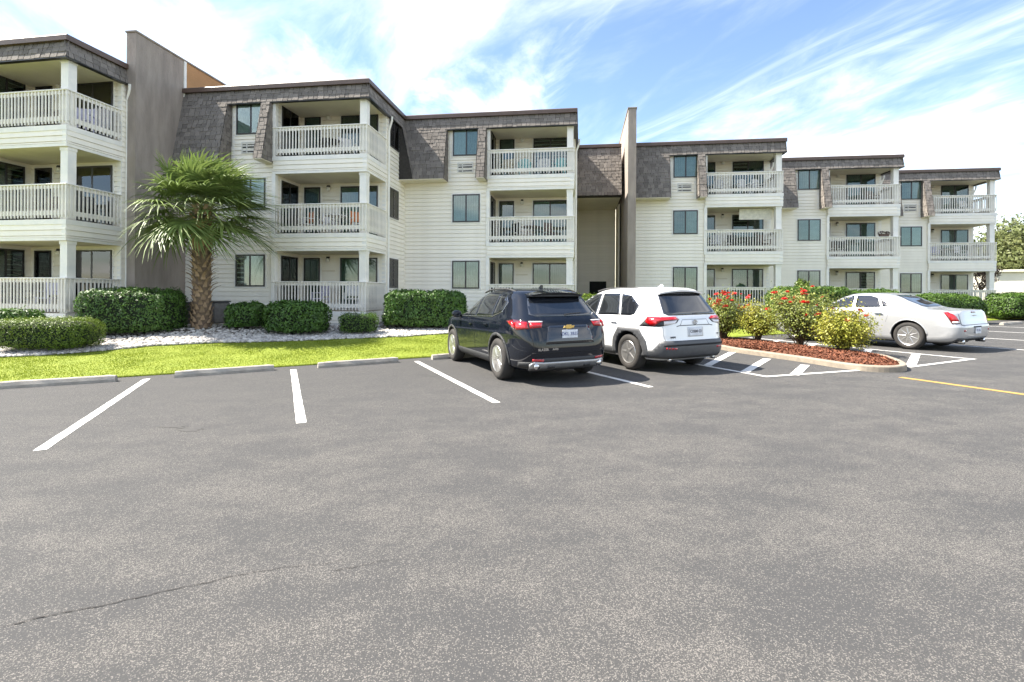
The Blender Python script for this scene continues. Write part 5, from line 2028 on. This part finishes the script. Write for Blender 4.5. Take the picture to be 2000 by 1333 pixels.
def chair(u, k, x, y, rot, col, label, back=None, slat=False, tall=.46):
    m = 'chair_' + col
    root = empty('chair', label, 'chair', UNIT[u] @ T(x, y, ZD[k] + .013) @ RZ(rot), 'chairs on the balconies')
    key = (col, slat)
    link('seat', cached(('cs',) + key, lambda: MB().bbox(-.24, .24, -.23, .23, .40, .44, .012).me('seat', m)), root)

    def bk():
        mb = MB()
        if slat:
            for i in range(5):
                mb.bbox(-.22 + i * .092, -.15 + i * .092, .20, .225, .46, .92 - .02 * abs(i - 2), .006)
            mb.bbox(-.24, .24, .222, .25, .60, .66, .006)
        else:
            mb.bbox(-.23, .23, .20, .235, .52, .90, .012)
            mb.bbox(-.25, -.21, .195, .24, .40, .92, .008); mb.bbox(.21, .25, .195, .24, .40, .92, .008)
        return mb.me('backrest', 'chair_' + (back or col))
    link('backrest', cached(('cb', back) + key, bk), root)
    for sx in (-1, 1):
        for sy in (-1, 1):
            link('leg', cached(('cl', sx, sy) + key, lambda: MB().tube([(sx * .20, sy * .19, .40), (sx * .235, sy * .235, 0)], [.02, .016], 6).me('leg', m)), root)
        link('armrest', cached(('ca', sx) + key, lambda: MB().bbox(sx * .25 - .025, sx * .25 + .025, -.22, .22, .62, .65, .008).box(sx * .25 - .015, sx * .25 + .015, -.2, -.17, .42, .62).me('armrest', m)), root)


def table(u, k, x, y, col, label, r_=.42):
    root = empty('balcony_table', label, 'table', UNIT[u] @ T(x, y, ZD[k] + .013), 'tables on the balconies')
    m = 'chair_' + col
    MB().lathe([(r_ - .02, .69), (r_, .70), (r_, .72), (r_ - .015, .73)], 22, 'Z').obj('table_top', m, root)
    for i in range(4):
        t = i * math.pi / 2 + .6
        MB().tube([(.12 * math.cos(t), .12 * math.sin(t), .69), (.26 * math.cos(t), .26 * math.sin(t), 0)], .016, 6).obj('leg', m, root)


PI = math.pi
for a in (
    ('A', 2, -.62, .95, .4, 'lilac', 'pale lilac chair on the top corner balcony at left'),
    ('A', 2, -1.9, .95, -.3, 'brown', 'brown chair left of the column on the leftmost top balcony'),
    ('A', 1, -1.75, .9, .2, 'brown', 'brown chair left of the column on the leftmost middle balcony'),
    ('A', 1, -.7, 1.1, .6, 'black', 'black chair right of the column on the leftmost middle balcony'),
    ('A', 0, -1.55, .75, .2, 'lilac', 'lilac chair on the leftmost ground-floor balcony'),
    ('A', 0, -2.6, .9, -.3, 'black', 'black chair on the leftmost ground-floor balcony'),
    ('B', 2, -2.35, 1.0, -.8, 'black', 'black chair beside the dark table above the orange chairs'),
    ('B', 2, -1.2, .95, .8, 'white', 'white chair beside the dark table above the orange chairs'),
    ('B', 1, -2.75, .85, -.7, 'white', 'white chair with orange back at the left of the balcony behind palm', 'orange'),
    ('B', 1, -.72, .95, .7, 'white', 'white chair with orange back by the column, behind palm', 'orange'),
    ('B', 1, -2.1, 1.2, .1, 'white', 'plain white chair between the two orange-backed chairs'),
    ('B', 0, -1.0, 1.0, .4, 'white', 'white chair on the ground-floor balcony behind the green shrubs'),
    ('B', 0, -2.2, .95, -.3, 'lilac', 'lilac chair on the ground-floor balcony behind the green shrubs'),
    ('C', 2, -2.85, .8, -.2, 'beige', 'beige chair left of the turquoise chairs on the top balcony'),
    ('C', 2, -2.08, .8, .1, 'teal', 'turquoise slatted chair in the middle of the top balcony', None, True),
    ('C', 2, -1.28, .85, 0, 'white', 'white chair between the two turquoise chairs', None, True),
    ('C', 2, -.62, .85, -.2, 'teal', 'turquoise slatted chair beside the top balcony column', None, True),
    ('C', 1, -2.65, .85, -.9, 'black', 'black chair at the left below the turquoise chairs'),
    ('C', 1, -.95, .85, .9, 'brown', 'brown chair by the column below the turquoise chairs'),
    ('D', 2, -2.75, .8, -.4, 'white', 'leftmost of three white chairs above the cream sun shade', None, True),
    ('D', 2, -1.55, .8, .1, 'white', 'middle of three white chairs above the cream sun shade', None, True),
    ('D', 2, -.8, .85, .5, 'white', 'rightmost of three white chairs above the cream sun shade', None, True),
    ('D', 1, -2.85, .8, -.3, 'white', 'white chair on the balcony with the cream sun shade', None, True),
    ('D', 1, -1.95, .9, .3, 'black', 'black chair left of the dark table under the sun shade'),
    ('D', 1, -.55, .9, .6, 'brown', 'brown chair by the column under the cream sun shade'),
    ('D', 0, -3.05, .7, .1, 'black', 'left black chair behind the rail over the red roses'),
    ('D', 0, -2.45, .7, -.1, 'black', 'right black chair behind the rail over the red roses'),
    ('E', 2, -.85, .9, .5, 'brown', 'brown chair on the top balcony second from right'),
    ('E', 1, -3.0, .8, -.3, 'brown', 'brown chair at the left end of the planter balcony'),
    ('E', 1, -2.35, .8, .2, 'black', 'black chair on the balcony with the rail planter'),
    ('F', 2, -.95, .9, .4, 'white', 'white chair on the rightmost top balcony'),
    ('F', 1, -2.8, .8, -.3, 'lilac', 'lilac chair on the rightmost middle balcony'),
    ('F', 1, -1.3, .8, .4, 'white', 'white chair on the rightmost middle balcony'),
):
    kw = {}
    if len(a) > 7: kw['back'] = a[7]
    if len(a) > 8: kw['slat'] = a[8]
    chair(*a[:7], **kw)
table('B', 2, -1.8, .8, 'black', 'dark round table on the top balcony behind palm')
table('B', 1, -1.55, .8, 'white', 'white round table between orange-backed chairs')
table('C', 1, -1.8, .85, 'brown', 'brown round table below the turquoise chairs')
table('D', 1, -1.25, .85, 'black', 'dark round table under the cream sun shade')
table('F', 1, -2.0, .85, 'white', 'white round table on the rightmost middle balcony')

# roll-down sun shade
ss = empty('sun_shade', 'cream canvas sun shade hanging in the middle balcony', 'sun shade', UNIT['D'] @ T(0, .42, 5.82))
MB().tube([(-1.85, 0, -.05), (-.33, 0, -.05)], .035, 8).obj('roller', 'canvas', ss)
V = []; F = []
for i in range(13):
    x = -1.83 + 1.48 * i / 12
    for j in range(4):
        V.append((x, .012 * math.sin(i * 1.3 + j) + .015 * j, -.06 - .155 * j))
F = [(i * 4 + j, (i + 1) * 4 + j, (i + 1) * 4 + j + 1, i * 4 + j + 1) for i in range(12) for j in range(3)]
link('canvas', mesh('canvas', V, F, 'canvas', True), ss)
MB().tube([(-1.84, .045, -.53), (-.34, .045, -.53)], .014, 6).obj('hem_bar', 'canvas', ss)
pl = empty('planter', 'brown dried plant in planter on the balcony rail', 'planter', UNIT['E'] @ T(-.75, .03, ZD[1] + RAILH + .002))
MB().prism([(-.20, 0), (.20, 0), (.24, .13), (-.24, .13)], -.08, .08).obj('pot', 'chair_brown', pl)
S, nr = shell_points(260, .30, .12, .2, 3, .03, .05, 4)
S[:, 2] += .08
leaf_cloud(S, nr, (.04, .09), 'crape_leaf', 'foliage', pl)
